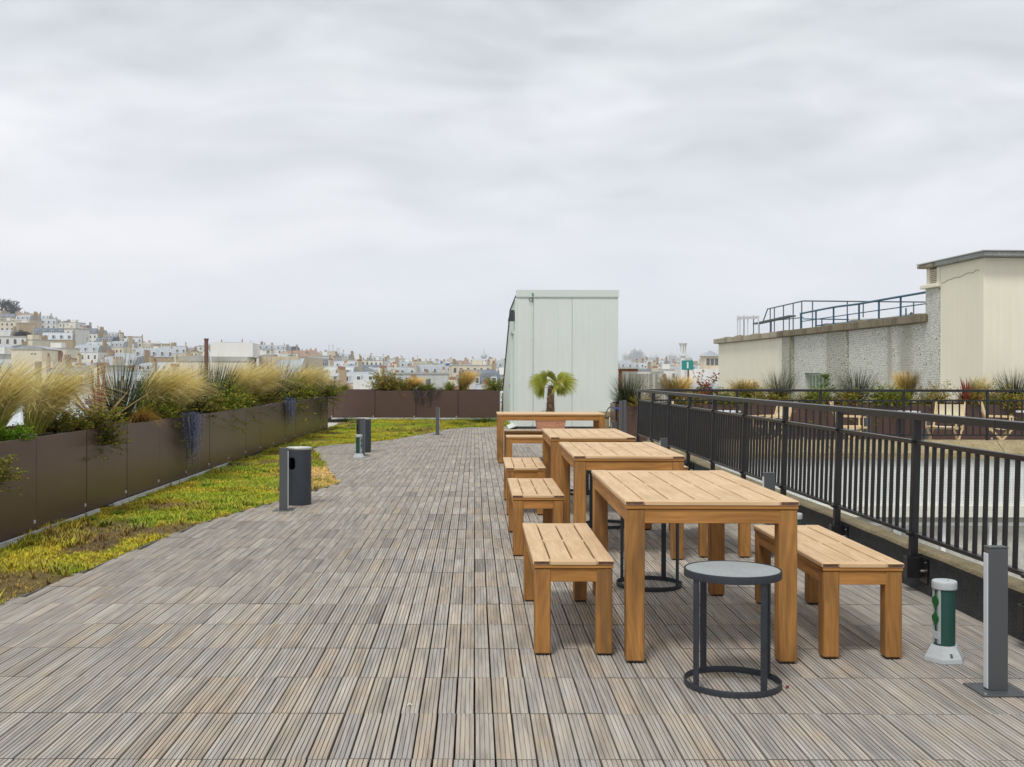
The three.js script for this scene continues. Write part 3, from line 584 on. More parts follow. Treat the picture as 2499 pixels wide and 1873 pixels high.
{ // concrete kerb block, meter post and hose between housing and rear planter
  const k = thing('concrete_block', 'small grey concrete block at the right foot of the white stair housing', 'block');
  part('stem', at(cbox(0.2, 0.46, 0.22, 0.01), 2.63, 0.23, -22.1), M.copingPale, k);
  part('cap', at(cbox(0.26, 0.11, 0.28, 0.012), 2.655, 0.515, -22.1), M.copingPale, k);
  const h = thing('garden_hose', 'thin dark garden hose with blue nozzle beside the concrete block', 'hose');
  part('hose', tube([[2.72, 0.66, -20.9], [2.62, 0.7, -20.95], [2.52, 0.55, -20.9], [2.45, 0.2, -20.9], [2.30, 0.01, -20.7]], 0.011), std({ color: Cl(0.06, 0.07, 0.06), roughness: 0.5 }), h);
  part('nozzle', at(new THREE.CapsuleGeometry(0.025, 0.06, 4, 8), 2.76, 0.665, -20.85, 0, 0, 1.4), std({ color: Cl(0.02, 0.06, 0.3), roughness: 0.4 }), h);
  const p = thing('steel_post', 'tall slate grey double steel post in front of rear planter end', 'post');
  part('leg', at(cbox(0.055, 0.84, 0.08, 0.003), 2.70, 0.42, -20.0), M.bollard, p); part('leg', at(cbox(0.06, 0.85, 0.06, 0.003), 2.765, 0.425, -19.98), M.bollard, p);
}

// ---------------------------------------------------------------- neighbouring roof building on the right
{
  const b = thing('roof_building', 'cream and pebbledash roof building with concrete coping on the right', 'building');
  const K = 0.0526, px = (d, o = 0) => 11.487 - K * d + o, ang = Math.atan(K);
  const cream = std({ map: tex(1024, 512, (u, v) => { const n = fbm(u * 6, v * 4, 5, 6, 4), s = fbm(u * 60, v * 2, 3, 60, 2), k = 0.93 + n * 0.12 + (s - 0.5) * 0.07; return [0.80 * k, 0.755 * k, 0.61 * k]; }, [0.25, 0.25]), roughness: 0.85 });
  // pebbledash: a web of fine dark cracks between pale lumps
  const cell = (u, v, n) => { const x = u * n, y = v * n, ix = Math.floor(x), iy = Math.floor(y); let a = 9, c = 9; for (let j = -1; j < 2; j++) for (let i = -1; i < 2; i++) { const mx = ((ix + i) % n + n) % n, my = ((iy + j) % n + n) % n; const dx = ix + i + hash(mx, my) - x, dy = iy + j + hash(mx + 71, my + 13) - y, q = Math.hypot(dx, dy); if (q < a) { c = a; a = q; } else if (q < c) c = q; } return c - a; };
  const lump = cacheGrid(1024, (u, v) => smooth(0.02, 0.32, cell(u + (noise(u * 20, v * 20, 20, 20) - 0.5) * 0.03, v, 26)));
  const dash = tex(1024, 1024, (u, v) => { const e = lump(u, v), n = fbm(u * 5, v * 5, 4, 5, 5), k = 0.92 + 0.16 * n; return mix3([0.29, 0.28, 0.23], [0.75, 0.75, 0.69], e).map((q) => q * k); });
  const dashB = tex(1024, 1024, (u, v) => lump(u, v), [1, 1], false);
  const peb = std({ map: dash, bumpMap: dashB, bumpScale: 0.012, roughness: 0.95 });
  dash.repeat.set(0.74, 0.74); dashB.repeat.set(0.74, 0.74);
  const dash2 = tex(1024, 1024, (u, v) => { const e = lump(u, v); return mix3([0.15, 0.145, 0.10], [0.60, 0.59, 0.52], e); }); dash2.repeat.set(0.74, 0.74);
  const pebDark = std({ map: dash2, bumpMap: dashB, bumpScale: 0.015, roughness: 0.95 });
  // stained bay: rain streaks with an outline of their own
  const stain = tex(1024, 1024, (u, v) => { const e = lump((u * 2.0) % 1, (v * 2.6) % 1); const s1 = smooth(0.16, 0.06, Math.abs(u - 0.62) + (fbm(u * 9, v * 3, 3) - 0.5) * 0.12) * smooth(0.30, 0.5, v + (fbm(u * 12, v * 4, 3) - 0.5) * 0.1), s2 = smooth(0.09, 0.02, Math.abs(u - 0.30) + (fbm(u * 20 + 4, v * 4, 3) - 0.5) * 0.1) * smooth(0.2, 0.9, v + 0.3); const st = clamp(Math.max(s1 * 0.62, s2 * 0.6)); const c = mix3([0.29, 0.28, 0.23], [0.75, 0.75, 0.69], e); return mix3(c, [0.34, 0.31, 0.25], st); });
  const stainB = dashB.clone(); stainB.repeat.set(2.0, 2.6); stainB.needsUpdate = true;
  const pebStain = std({ map: stain, bumpMap: stainB, bumpScale: 0.012, roughness: 0.95 });
  const TOP = 2.52;
  const slab = (name, d0, d1, y0, y1, out, mat, th = 0.5, fit = false) => {
    const L = (d1 - d0) / Math.cos(ang), g = cbox(th, y1 - y0, L, 0.012, 'y'); at(g, 0, 0, 0, 0); let q = g;
    if (fit) { q = g.toNonIndexed(); const p = q.attributes.position, n = q.attributes.normal, u = new Float32Array(p.count * 2); for (let i = 0; i < p.count; i++) { u[2 * i] = (p.getZ(i) + L / 2) / L; u[2 * i + 1] = (p.getY(i) + (y1 - y0) / 2) / (y1 - y0); } q.setAttribute('uv', new THREE.BufferAttribute(u, 2)); } else q = metricUV(g, 1);
    const dm = (d0 + d1) / 2; at(q, px(dm) + th / 2 - out, (y0 + y1) / 2, -dm, ang); return part(name, q, mat, b);
  };
  slab('end_wall', 33.95, 41.4, -3, TOP, 0.0, cream);
  slab('pilaster', 33.1, 33.9, -3, TOP, 0.10, pebDark);
  slab('wall', 32.2, 33.08, -3, TOP, 0.0, peb);
  slab('wall', 30.5, 32.2, 1.38, TOP, 0.0, peb, 0.5);
  slab('wall', 30.5, 32.2, -3, -0.3, 0.0, peb, 0.5);
  slab('wall', 30.3, 30.5, -3, TOP, 0.0, peb);
  slab('raised_panel', 28.9, 30.3, -3, TOP, 0.06, pebDark);
  slab('wall', 27.2, 28.9, -3, TOP, 0.0, peb);
  slab('stained_wall', 24.5, 27.2, -1.0, TOP, 0.0, pebStain, 0.5, true);
  slab('wall', 24.5, 27.2, -3, -1.0, 0.0, peb);
  slab('downpipe', 33.08, 33.13, -3, TOP, 0.13, std({ color: Cl(0.2, 0.22, 0.12), roughness: 0.6 }), 0.06);
  { // window: frame, panes with muntins, set back
    const w = new THREE.Group(); w.name = 'window'; b.add(w);
    const pale = std({ color: Cl(0.42, 0.47, 0.38), roughness: 0.5 });
    const loc = (g, d, y, o) => at(g, px(d) + o, y, -d, ang);
    part('pane', loc(cbox(0.02, 1.66, 1.68, 0), 31.35, 0.54, 0.2), std({ color: Cl(0.36, 0.43, 0.34), roughness: 0.25 }), w);
    const f = []; for (let i = 0; i <= 6; i++) f.push(loc(cbox(0.05, 1.66, 0.045, 0.004), 30.53 + i * 0.272, 0.54, 0.16)); for (const y of [1.34, 0.86, 0.3, -0.26]) f.push(loc(cbox(0.05, 0.05, 1.68, 0.004), 31.35, y, 0.155));
    part('muntins', merge(f), pale, w);
    part('sill', loc(cbox(0.3, 0.06, 1.74, 0.005), 31.35, -0.3, 0.08), M.copingPale, w);
  }
  // rough brown coping in lengths
  const copeMat = std({ map: tex(1024, 512, (u, v) => { const n = fbm(u * 20, v * 10, 4, 20, 10), m = fbm(u * 5, v * 3, 4, 5, 3), k = noise(u * 160, v * 80, 160, 80); return mix3([0.07, 0.05, 0.03], [0.33, 0.28, 0.19], clamp(n * 0.6 + m * 0.5 + k * 0.25 - 0.2)); }, [0.5, 0.5]), bumpMap: grit, bumpScale: 0.01, roughness: 1 });
  const copePale = std({ map: tex(1024, 512, (u, v) => { const n = fbm(u * 20, v * 10, 4, 20, 10), m = fbm(u * 5, v * 3, 4, 5, 3); return mix3([0.17, 0.135, 0.085], [0.55, 0.49, 0.37], clamp(n * 0.6 + m * 0.7 - 0.15)); }, [0.5, 0.5]), bumpMap: grit, bumpScale: 0.01, roughness: 1 });
  seedTo(5);
  const cope = (d0, d1, out, m) => slab('coping', d0, d1, TOP + 0.003, TOP + 0.185, out, m, 0.66);
  cope(24.35, 27.1, 0.14, copeMat); cope(27.11, 28.85, 0.14, copeMat); cope(28.86, 30.4, 0.19, copeMat); cope(30.41, 33.0, 0.14, copeMat); cope(33.02, 34.1, 0.2, copeMat); cope(34.12, 41.6, 0.14, copePale);
  for (let i = 0; i < 26; i++) { const d = rr(24.6, 41); const g = new THREE.IcosahedronGeometry(rr(0.05, 0.14), 1); g.scale(1.4, rr(0.25, 0.5), 1.8); part('mortar_lump', metricUV(at(g, px(d, 0.05), TOP + 0.19, -d)), copeMat, b); }
  // tower with vent column
  slab('vent_column', 23.85, 24.48, -3, 3.27, 0.02, peb, 0.5);
  slab('vent_ledge', 23.8, 24.62, 3.272, 3.36, 0.09, cream, 0.7);
  slab('vent_cheek', 23.85, 24.0, 3.362, 3.72, 0.0, cream, 0.5); slab('vent_cheek', 24.34, 24.48, 3.362, 3.72, 0.0, cream, 0.5); slab('vent_back', 24.0, 24.34, 3.362, 3.72, -0.25, M.boxDark, 0.2);
  for (let i = 0; i < 8; i++) { const y = 3.385 + i * 0.042; const g = cbox(0.09, 0.012, 0.35, 0.001); g.rotateZ(0.5); part('louvre', at(g, px(24.17) + 0.05, y, -24.17, ang), cream, b); }
  slab('tower_side', 22.0, 23.83, -3, 3.72, 0.0, cream, 0.6);
  part('tower_front', metricUV(at(cbox(5, 6.72, 0.6, 0.012, 'y'), px(22) + 2.5, 0.36, -22.32)), cream, b);
  // hairline cracks in the render
  const crack = (pts) => merge(pts.slice(1).map((p, i) => bar(pts[i], p, 0.012, 0.012, 0)));
  const crk = std({ color: Cl(0.33, 0.30, 0.22), roughness: 1 });
  const cp = []; for (let i = 0; i <= 12; i++) { const d = lerp(23.75, 22.15, i / 12); cp.push([px(d) - 0.001, 3.34 + i * 0.012 + (hash(i, 4) - 0.5) * 0.05, -d]); }
  part('crack', crack(cp), crk, b);
  part('crack', crack([[px(23.75) - 0.001, 0.78, -23.75], [px(23.4) - 0.001, 0.80, -23.4], [px(22.9) - 0.001, 0.81, -22.9]]), crk, b);
  part('crack', crack([[px(22) + 0.02, 3.40, -22.018], [px(22) + 0.16, 3.40, -22.018], [px(22) + 0.3, 3.385, -22.018]]), crk, b);
  const roofMat = std({ map: speck(512, [0.20, 0.215, 0.2], [0.34, 0.35, 0.33], 40, 0.35), roughness: 0.8 });
  const edgeMat = std({ color: Cl(0.52, 0.53, 0.52), roughness: 0.5 });
  slab('roof_slab', 21.88, 24.0, 3.723, 3.815, 0.12, roofMat, 6); slab('roof_slab', 24.01, 24.75, 3.74, 3.81, 0.12, copePale, 3);
  slab('roof_edge', 21.84, 24.8, 3.818, 3.85, 0.15, edgeMat, 6);
  part('roof_deck', at(cbox(8, 0.1, 16.5, 0), 14.75, 2.3, -33), copeMat, b);
}
// ---------------------------------------------------------------- blue and grey safety rails on the right-hand roof
{
  const blue = std({ color: Cl(0.024, 0.10, 0.165), roughness: 0.45 }), greyR = std({ color: Cl(0.12, 0.16, 0.18), roughness: 0.5, metalness: 0.3 }), whiteR = std({ color: Cl(0.62, 0.63, 0.62), roughness: 0.5 });
  const r = thing('safety_rail', 'blue tubular safety rail along the coping of the right-hand roof', 'railing');
  part('handrail', tube([[10.13, 3.24, -33.7], [10.28, 3.27, -30.7], [10.35, 3.25, -29.4], [10.45, 3.26, -27.5], [10.58, 3.27, -24.9]], 0.028, 30), blue, r);
  part('mid_rail', tube([[10.13, 2.99, -33.7], [10.28, 3.0, -30.9], [10.58, 3.0, -24.9]], 0.014, 20), blue, r);
  part('lower_pipe', rod([10.6, 2.86, -33.5], [11.0, 2.8, -24.9], 0.022), blue, r);
  for (const [x, z] of [[10.13, -33.65], [10.2, -32.38], [10.27, -31.0], [10.36, -29.2], [10.43, -27.95], [10.5, -26.7]]) part('post', rod([x, 2.7, z], [x, 3.25, z], 0.027, 8), blue, r);
  for (const [x, z] of [[10.32, -32.2], [10.4, -30.2], [10.75, -27.0]]) part('bracket', rod([x, 2.36, z], [x, 3.0, z], 0.018, 6), blue, r);
  const s = thing('safety_rail', 'grey steel guard rail behind the blue rail on the right-hand roof', 'railing');
  part('handrail', merge([rod([11.3, 3.88, -41.8], [11.51, 3.93, -37.95], 0.024), rod([11.51, 3.93, -37.95], [16.0, 3.9, -38], 0.024), rod([11.26, 3.42, -42.3], [11.3, 3.88, -41.8], 0.024)]), greyR, s);
  part('mid_rail', merge([rod([11.26, 3.42, -42.3], [11.51, 3.35, -37.95], 0.018), rod([11.51, 3.3, -37.95], [16.0, 3.25, -38], 0.02)]), blue, s);
  for (const [x, z] of [[11.32, -41.5], [11.34, -41.0], [11.4, -40], [11.45, -38.95], [11.5, -38.1], [11.85, -38], [13.07, -38], [13.63, -38], [15.4, -38]]) part('post', rod([x, 2.35, z], [x, 3.9, z], 0.022, 6), greyR, s);
  part('cable_tray', merge([bar([10.7, 3.28, -41.2], [11.2, 3.42, -38.2], 0.28, 0.05), rod([10.75, 2.4, -41], [10.75, 3.25, -41], 0.03), rod([10.95, 2.4, -40], [10.95, 3.3, -40], 0.02), rod([11.15, 2.4, -38.4], [11.15, 3.38, -38.4], 0.02)]), greyR, s);
  const v = thing('antenna_frame', 'white frame of thin uprights at the left end of the right-hand roof', 'frame');
  part('top_bar', bar([10.02, 3.5, -41.3], [10.16, 3.4, -38.8], 0.05, 0.1), whiteR, v);
  for (const q of [0, 0.12, 0.32, 0.5, 0.78, 1]) part('upright', rod([lerp(10.02, 10.16, q), 2.68, lerp(-41.3, -38.8, q)], [lerp(10.02, 10.16, q), lerp(3.6, 3.46, q), lerp(-41.3, -38.8, q)], 0.02, 6), q > 0.2 && q < 0.4 || q > 0.7 && q < 0.9 ? greyR : whiteR, v);
  const w = thing('roof_pipework', 'cluster of white and grey pipes on the right-hand roof near the tower', 'pipes');
  part('pipe', tube([[11.4, 2.36, -33], [11.4, 2.95, -33], [11.7, 3.0, -32.4], [12.0, 2.98, -31.6], [12.3, 3.05, -30.5]], 0.06), whiteR, w);
  part('pipe', tube([[11.2, 2.36, -32], [11.2, 2.75, -32], [11.5, 2.8, -31], [11.8, 2.82, -29]], 0.035), greyR, w);
  part('pipe', tube([[10.9, 2.36, -34], [10.9, 2.86, -34], [11.0, 2.9, -33.4], [11.0, 2.88, -32.4]], 0.03), greyR, w);
}

// ---------------------------------------------------------------- teak tables and benches
function teakPiece(name, label, cat, W, L, H, leg, inner, topT, lowT, apron, group) {
  const t = thing(name, label, cat, [0, 0, 0], 0, group);
  const bw = leg * 1.04, g = 0.008, y = H - topT / 2, cross = leg * 0.95, mid = leg * 0.52;
  const b = (sx, sy, sz, x, yy, z, axis, mats, nm, c = 0.003) => part(nm, cbox(sx, sy, sz, c, axis, mats.length > 2 ? 'top' : true), mats, t, [x, yy, z]);
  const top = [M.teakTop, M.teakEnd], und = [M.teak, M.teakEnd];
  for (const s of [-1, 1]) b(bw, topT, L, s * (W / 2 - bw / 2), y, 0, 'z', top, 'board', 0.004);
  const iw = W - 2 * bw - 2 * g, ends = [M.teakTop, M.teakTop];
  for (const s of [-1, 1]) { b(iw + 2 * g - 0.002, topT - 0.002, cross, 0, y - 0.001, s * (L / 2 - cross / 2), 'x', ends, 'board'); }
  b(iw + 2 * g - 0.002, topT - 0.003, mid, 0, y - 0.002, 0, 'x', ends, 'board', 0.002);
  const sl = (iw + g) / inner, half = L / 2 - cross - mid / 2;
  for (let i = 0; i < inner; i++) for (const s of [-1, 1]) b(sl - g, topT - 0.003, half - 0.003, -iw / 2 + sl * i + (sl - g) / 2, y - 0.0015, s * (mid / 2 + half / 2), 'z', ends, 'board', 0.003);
  // lower frame under the top, aprons, legs
  const yl = H - topT - lowT / 2 - 0.002;
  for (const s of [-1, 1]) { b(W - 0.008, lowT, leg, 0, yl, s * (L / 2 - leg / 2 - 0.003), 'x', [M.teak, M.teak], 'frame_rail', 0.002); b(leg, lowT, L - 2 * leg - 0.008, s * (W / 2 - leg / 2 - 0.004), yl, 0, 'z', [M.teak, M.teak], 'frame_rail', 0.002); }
  const ya = H - topT - lowT - apron / 2 - 0.004;
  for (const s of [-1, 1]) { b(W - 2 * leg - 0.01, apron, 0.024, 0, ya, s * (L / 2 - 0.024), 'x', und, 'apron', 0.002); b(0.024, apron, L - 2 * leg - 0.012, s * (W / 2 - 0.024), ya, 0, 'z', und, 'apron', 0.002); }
  const lh = H - topT - lowT - 0.004 - 0.008;
  for (const s of [-1, 1]) for (const q of [-1, 1]) {
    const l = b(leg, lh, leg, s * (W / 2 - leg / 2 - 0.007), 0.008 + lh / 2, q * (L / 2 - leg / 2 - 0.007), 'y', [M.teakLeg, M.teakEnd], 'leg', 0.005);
    part('foot_glide', at(cbox(leg - 0.018, 0.009, leg - 0.018, 0.001), 0, -lh / 2 - 0.0045, 0), M.glide, l);
  }
  return t;
}
const TABLE = (label) => teakPiece('teak_table', label, 'table', 0.79, 1.6, 0.74, 0.084, 5, 0.022, 0.014, 0.064, 'teak tables in a row on the deck');
const BENCH = (label) => teakPiece('teak_bench', label, 'bench', 0.378, 1.285, 0.445, 0.076, 2, 0.022, 0.013, 0.062, 'teak benches beside the tables');
const put = (o, x, z, turn = 0) => { o.position.set(x, 0.0008, z); o.rotation.y = turn; return o; };
seedTo(61);
put(TABLE('nearest teak table, with the round stool in front of it'), 1.087, -5.71, -0.011);
put(TABLE('second teak table from the front, directly behind the nearest table'), 1.104, -8.46, -0.013);
put(TABLE('third teak table from the front, partly hidden by the second table'), 1.102, -10.78, -0.012);
put(TABLE('farthest teak table, standing crosswise before the white stair housing'), 1.135, -16.46, Math.PI / 2 + 0.004);
put(BENCH('nearest teak bench on the left side of the front table'), 0.465, -5.69, -0.004);
put(BENCH('second teak bench on the left side, beside the second table'), 0.462, -8.45, -0.004);
put(BENCH('third small teak bench on the left side, beside the third table'), 0.483, -10.75, -0.006);
put(BENCH('teak bench on the right of the nearest table, beside the railing'), 1.797, -5.63, -0.009);
put(BENCH('teak bench right of the second table, mostly hidden under the nearest table'), 1.80, -8.40, 0);
put(BENCH('teak bench right of the third table, only its corner showing'), 1.83, -10.87, 0);
put(BENCH('teak bench set crosswise in front of the farthest table'), 1.09, -15.5, Math.PI / 2);
put(BENCH('teak bench set crosswise behind the farthest table'), 1.10, -16.98, Math.PI / 2);

// ---------------------------------------------------------------- round stools
function stool(label, x, z, turn) {
  const s = thing('round_stool', label, 'stool', [x, 0.0008, z], turn, 'round stone topped stools'), R = 0.203, H = 0.492;
  const ringG = (y0, y1, t) => new THREE.LatheGeometry([[R - t, y0], [R - 0.0015, y0], [R, y0 + 0.0015], [R, y1 - 0.0015], [R - 0.0015, y1], [R - t, y1], [R - t, y0]].map((p) => new THREE.Vector2(...p)), 72);
  part('top_ring', ringG(H - 0.032, H, 0.006), M.anthracite, s);
  const disc = new THREE.CylinderGeometry(R - 0.0075, R - 0.0075, 0.02, 72); part('stone_top', metricUV(disc), M.stone, s, [0, H - 0.0125, 0]);
  part('base_ring', ringG(0, 0.026, 0.006), M.anthracite, s);
  for (let i = 0; i < 4; i++) { const a = 0.42 + i * Math.PI / 2; part('leg', at(cbox(0.032, H - 0.05, 0.007, 0.001, 'y'), Math.sin(a) * (R - 0.010), 0.02 + (H - 0.05) / 2, Math.cos(a) * (R - 0.010), a), M.anthracite, s); }
  return s;
}
stool('round stool with grey stone top, nearest the viewer', 1.093, -4.585, 0.05);
stool('round stool whose base shows under the nearest table', 1.087, -6.74, 0.5);
stool('round stool at the far end of the second table', 1.15, -9.42, 0.25);
stool('round stool at the far end of the third table, mostly hidden', 1.105, -12.0, 0.35);

// ---------------------------------------------------------------- bollard lights
function bollard(label, x, z, lensSide, turn = 0) {
  const b = thing('bollard_light', label, 'bollard', [x, 0.0008, z], turn, 'slate grey bollard lights on the deck'), H = 0.6, w = 0.08, dz = 0.046;
  part('base_plate', at(cbox(0.19, 0.006, 0.19, 0.001), 0, 0.003, 0), M.bollard, b);
  for (const [p, q] of [[-1, -1], [1, -1], [1, 1], [-1, 1]]) part('bolt', at(new THREE.CylinderGeometry(0.006, 0.006, 0.006, 8), p * 0.08, 0.009, q * 0.08), M.steel, b);
  part('column', at(cbox(w, H - 0.012, dz, 0.002, 'y'), 0, 0.006 + (H - 0.012) / 2, 0), M.bollard, b);
  part('cap', at(cbox(w + 0.002, 0.006, dz + 0.002, 0.001), 0, H - 0.002, 0), M.bollard, b);
  part('lens', at(cbox(0.005, H - 0.04, dz - 0.012, 0.001), lensSide * (w / 2 + 0.0015), 0.012 + (H - 0.04) / 2, 0), M.bollardLens, b);
  return b;
}
bollard('grey bollard light nearest the viewer, at the right edge', 2.17, -4.505, -1, 0.0);
bollard('grey bollard light rising behind the nearest teak table', 2.147, -7.90, -1);
bollard('grey bollard light by the railing behind the second table', 2.13, -12.2, -1);
bollard('grey bollard light by the railing beyond the third table', 2.13, -16.55, -1);
bollard('grey bollard light in front of the nearer litter bin', -1.849, -10.48, 1);
bollard('grey bollard light in front of the farther litter bin', -1.84, -17.66, 1, 0.5);
bollard('lone grey bollard light at the far lawn edge of the deck', -0.82, -23.8, 1);

// ---------------------------------------------------------------- litter bins
function bin(label, x, z, turn) {
  const b = thing('litter_bin', label, 'litter bin', [x, 0.0008, z], turn, 'cylindrical litter bins on the deck'), R = 0.124, H = 0.58;
  // shell with an opening: rows of quads, the opening left out
  const n = 72, P = [], rows = [0.004, 0.36, 0.375, 0.465, 0.48, H - 0.02], A0 = -0.37, A1 = 0.37;
  const pt = (i, y, r) => { const a = i / n * 2 * Math.PI; return [Math.sin(a) * r, y, Math.cos(a) * r]; };
  for (const r of [R, R - 0.004]) for (let k = 0; k < 5; k++) for (let i = 0; i < n; i++) {
    let a = (i + 0.5) / n * 2 * Math.PI; if (a > Math.PI) a -= 2 * Math.PI;
    const trim = k === 1 || k === 3 ? 0.07 : 0;
    if (k >= 1 && k <= 3 && a > A0 + trim && a < A1 - trim) continue;
    const p = [pt(i, rows[k], r), pt(i + 1, rows[k], r), pt(i + 1, rows[k + 1], r), pt(i, rows[k + 1], r)]; if (r < R) p.reverse();
    P.push(...p[0], ...p[1], ...p[2], ...p[0], ...p[2], ...p[3]);
  }
  const g = new THREE.BufferGeometry(); g.setAttribute('position', new THREE.Float32BufferAttribute(P, 3)); g.computeVertexNormals();
  const q = g.attributes.position, nn = g.attributes.normal, u = new Float32Array(q.count * 2); for (let i = 0; i < q.count; i++) { const r = Math.hypot(q.getX(i), q.getZ(i)), s = r < R - 0.002 ? -1 : 1; nn.setXYZ(i, s * q.getX(i) / r, 0, s * q.getZ(i) / r); u[2 * i] = Math.atan2(q.getX(i), q.getZ(i)) / 6.2832 + 0.5; u[2 * i + 1] = q.getY(i); } g.setAttribute('uv', new THREE.BufferAttribute(u, 2));
  part('shell', g, M.binBody, b);
  part('liner', at(new THREE.CylinderGeometry(R - 0.03, R - 0.03, 0.34, 40), 0, 0.18, 0), M.binIn, b);
  part('base_ring', at(new THREE.CylinderGeometry(R + 0.002, R + 0.002, 0.012, 64), 0, 0.006, 0), M.anthracite, b);
  const lid = part('lid', new THREE.LatheGeometry([[0, H - 0.012], [R - 0.012, H - 0.012], [R - 0.01, H - 0.004], [R - 0.002, H], [R + 0.004, H - 0.003], [R + 0.005, H - 0.018], [R, H - 0.022], [R, H - 0.026]].map((p) => new THREE.Vector2(...p)), 64), M.steel, b);
  part('lid_plate', at(new THREE.CylinderGeometry(R - 0.014, R - 0.014, 0.006, 48), 0, H - 0.007, 0), std({ color: Cl(0.55, 0.54, 0.49), roughness: 0.5 }), lid);
  part('lid_gap', at(new THREE.CylinderGeometry(R - 0.004, R - 0.004, 0.01, 48, 1, true), 0, H - 0.03, 0), M.binIn, lid);
}
bin('round slate grey litter bin nearer the viewer, beside the lawn', -1.778, -10.95, -0.5);
bin('round slate grey litter bin farther off, by the green socket post', -1.888, -18.4, -1.25);

// ---------------------------------------------------------------- socket posts
function socketPost(label, x, z, turn) {
  const s = thing('socket_post', label, 'socket post', [x, 0.0008, z], turn, 'green garden socket posts');
  // pyramid foot with eight corners
  const foot = (r0, r1, y0, y1) => { const g = new THREE.CylinderGeometry(r1, r0, y1 - y0, 6, 1); g.rotateY(Math.PI / 6); g.translate(0, (y0 + y1) / 2, 0); return g.toNonIndexed(); };
  const fg = merge([foot(0.094, 0.092, 0, 0.018), foot(0.092, 0.061, 0.018, 0.072)]); fg.computeVertexNormals(); part('foot', fg, M.plastic, s);
  part('keyhole', at(cbox(0.011, 0.02, 0.006, 0.003), 0.0, 0.036, 0.0725, 0, -0.5), M.bollard, s);
  // ribbed dark green column with a flat socket side
  const sh = new THREE.Shape(); const R = 0.047; const N = 60; for (let i = 0; i <= N; i++) { const a = -0.78 + (i / N) * (2 * Math.PI - 1.1), r = R - (i % 2 ? 0.0011 : 0); const px = Math.cos(a) * r, py = Math.sin(a) * r; i ? sh.lineTo(px, py) : sh.moveTo(px, py); } sh.closePath();
  const col = new THREE.ExtrudeGeometry(sh, { depth: 0.262, bevelEnabled: false, curveSegments: 4 }); col.rotateX(-Math.PI / 2); col.rotateY(Math.PI - 1.33 + 0.0); part('column', col, M.greenPost, s, [0, 0.07, 0]);
  const face = new THREE.Group(); face.name = 'socket_panel'; s.add(face); 
  const pm = part('plate', at(cbox(0.052, 0.25, 0.01, 0.002), 0, 0.205, 0.0405), M.label, face);
  for (const y of [0.275, 0.195]) {
    const f = part('socket_flap', at(new THREE.CylinderGeometry(0.021, 0.021, 0.007, 24), 0, y, 0.048, 0, Math.PI / 2), M.greenFlap, face);
    part('hinge', at(cbox(0.016, 0.016, 0.007, 0.002), 0, y - 0.026, 0.048), M.greenFlap, f); part('hinge', at(cbox(0.014, 0.012, 0.006, 0.002), 0, y + 0.026, 0.048), M.greenFlap, f);
  }
  part('rating_plate', at(cbox(0.044, 0.035, 0.003, 0.001), 0, 0.118, 0.0465), M.plastic, face);
  face.rotation.y = -1.33;
  part('cap', new THREE.LatheGeometry([[0, 0.369], [0.05, 0.367], [0.0535, 0.364], [0.055, 0.358], [0.055, 0.332], [0.053, 0.329], [0, 0.329]].map((p) => new THREE.Vector2(...p)), 48), M.plastic, s);
  part('cap_screw', at(new THREE.CylinderGeometry(0.003, 0.003, 0.003, 8), 0.012, 0.369, 0.012), M.bollard, s);
  return s;
}
socketPost('green socket post with white cap by the nearest bollard light', 2.166, -4.99, 0.02);
socketPost('green socket post half hidden behind the right leg of the nearest table', 2.19, -7.42, -0.1);
socketPost('green socket post in front of the farther litter bin', -1.83, -17.08, 2.4);
{ const g = thing('red_clip', 'small red plastic scrap on the deck by the front stool', 'scrap', [1.31, 0.002, -4.53]); const m = new THREE.IcosahedronGeometry(0.008, 1); m.scale(1, 0.8, 0.6); part('scrap', at(m, 0, 0.006, 0), std({ color: Cl(0.24, 0.015, 0.02), roughness: 0.6 }), g); }
solo('fallen_leaf', 'tiny pale curled leaf lying on the deck in the foreground', 'leaf', at(tube([[0, 0.002, 0], [0.008, 0.009, 0.002], [0.016, 0.004, 0.006]], 0.004, 8, 5), -0.265, 0, -4.28, 0.5), std({ color: Cl(0.66, 0.58, 0.44), roughness: 0.9 }));

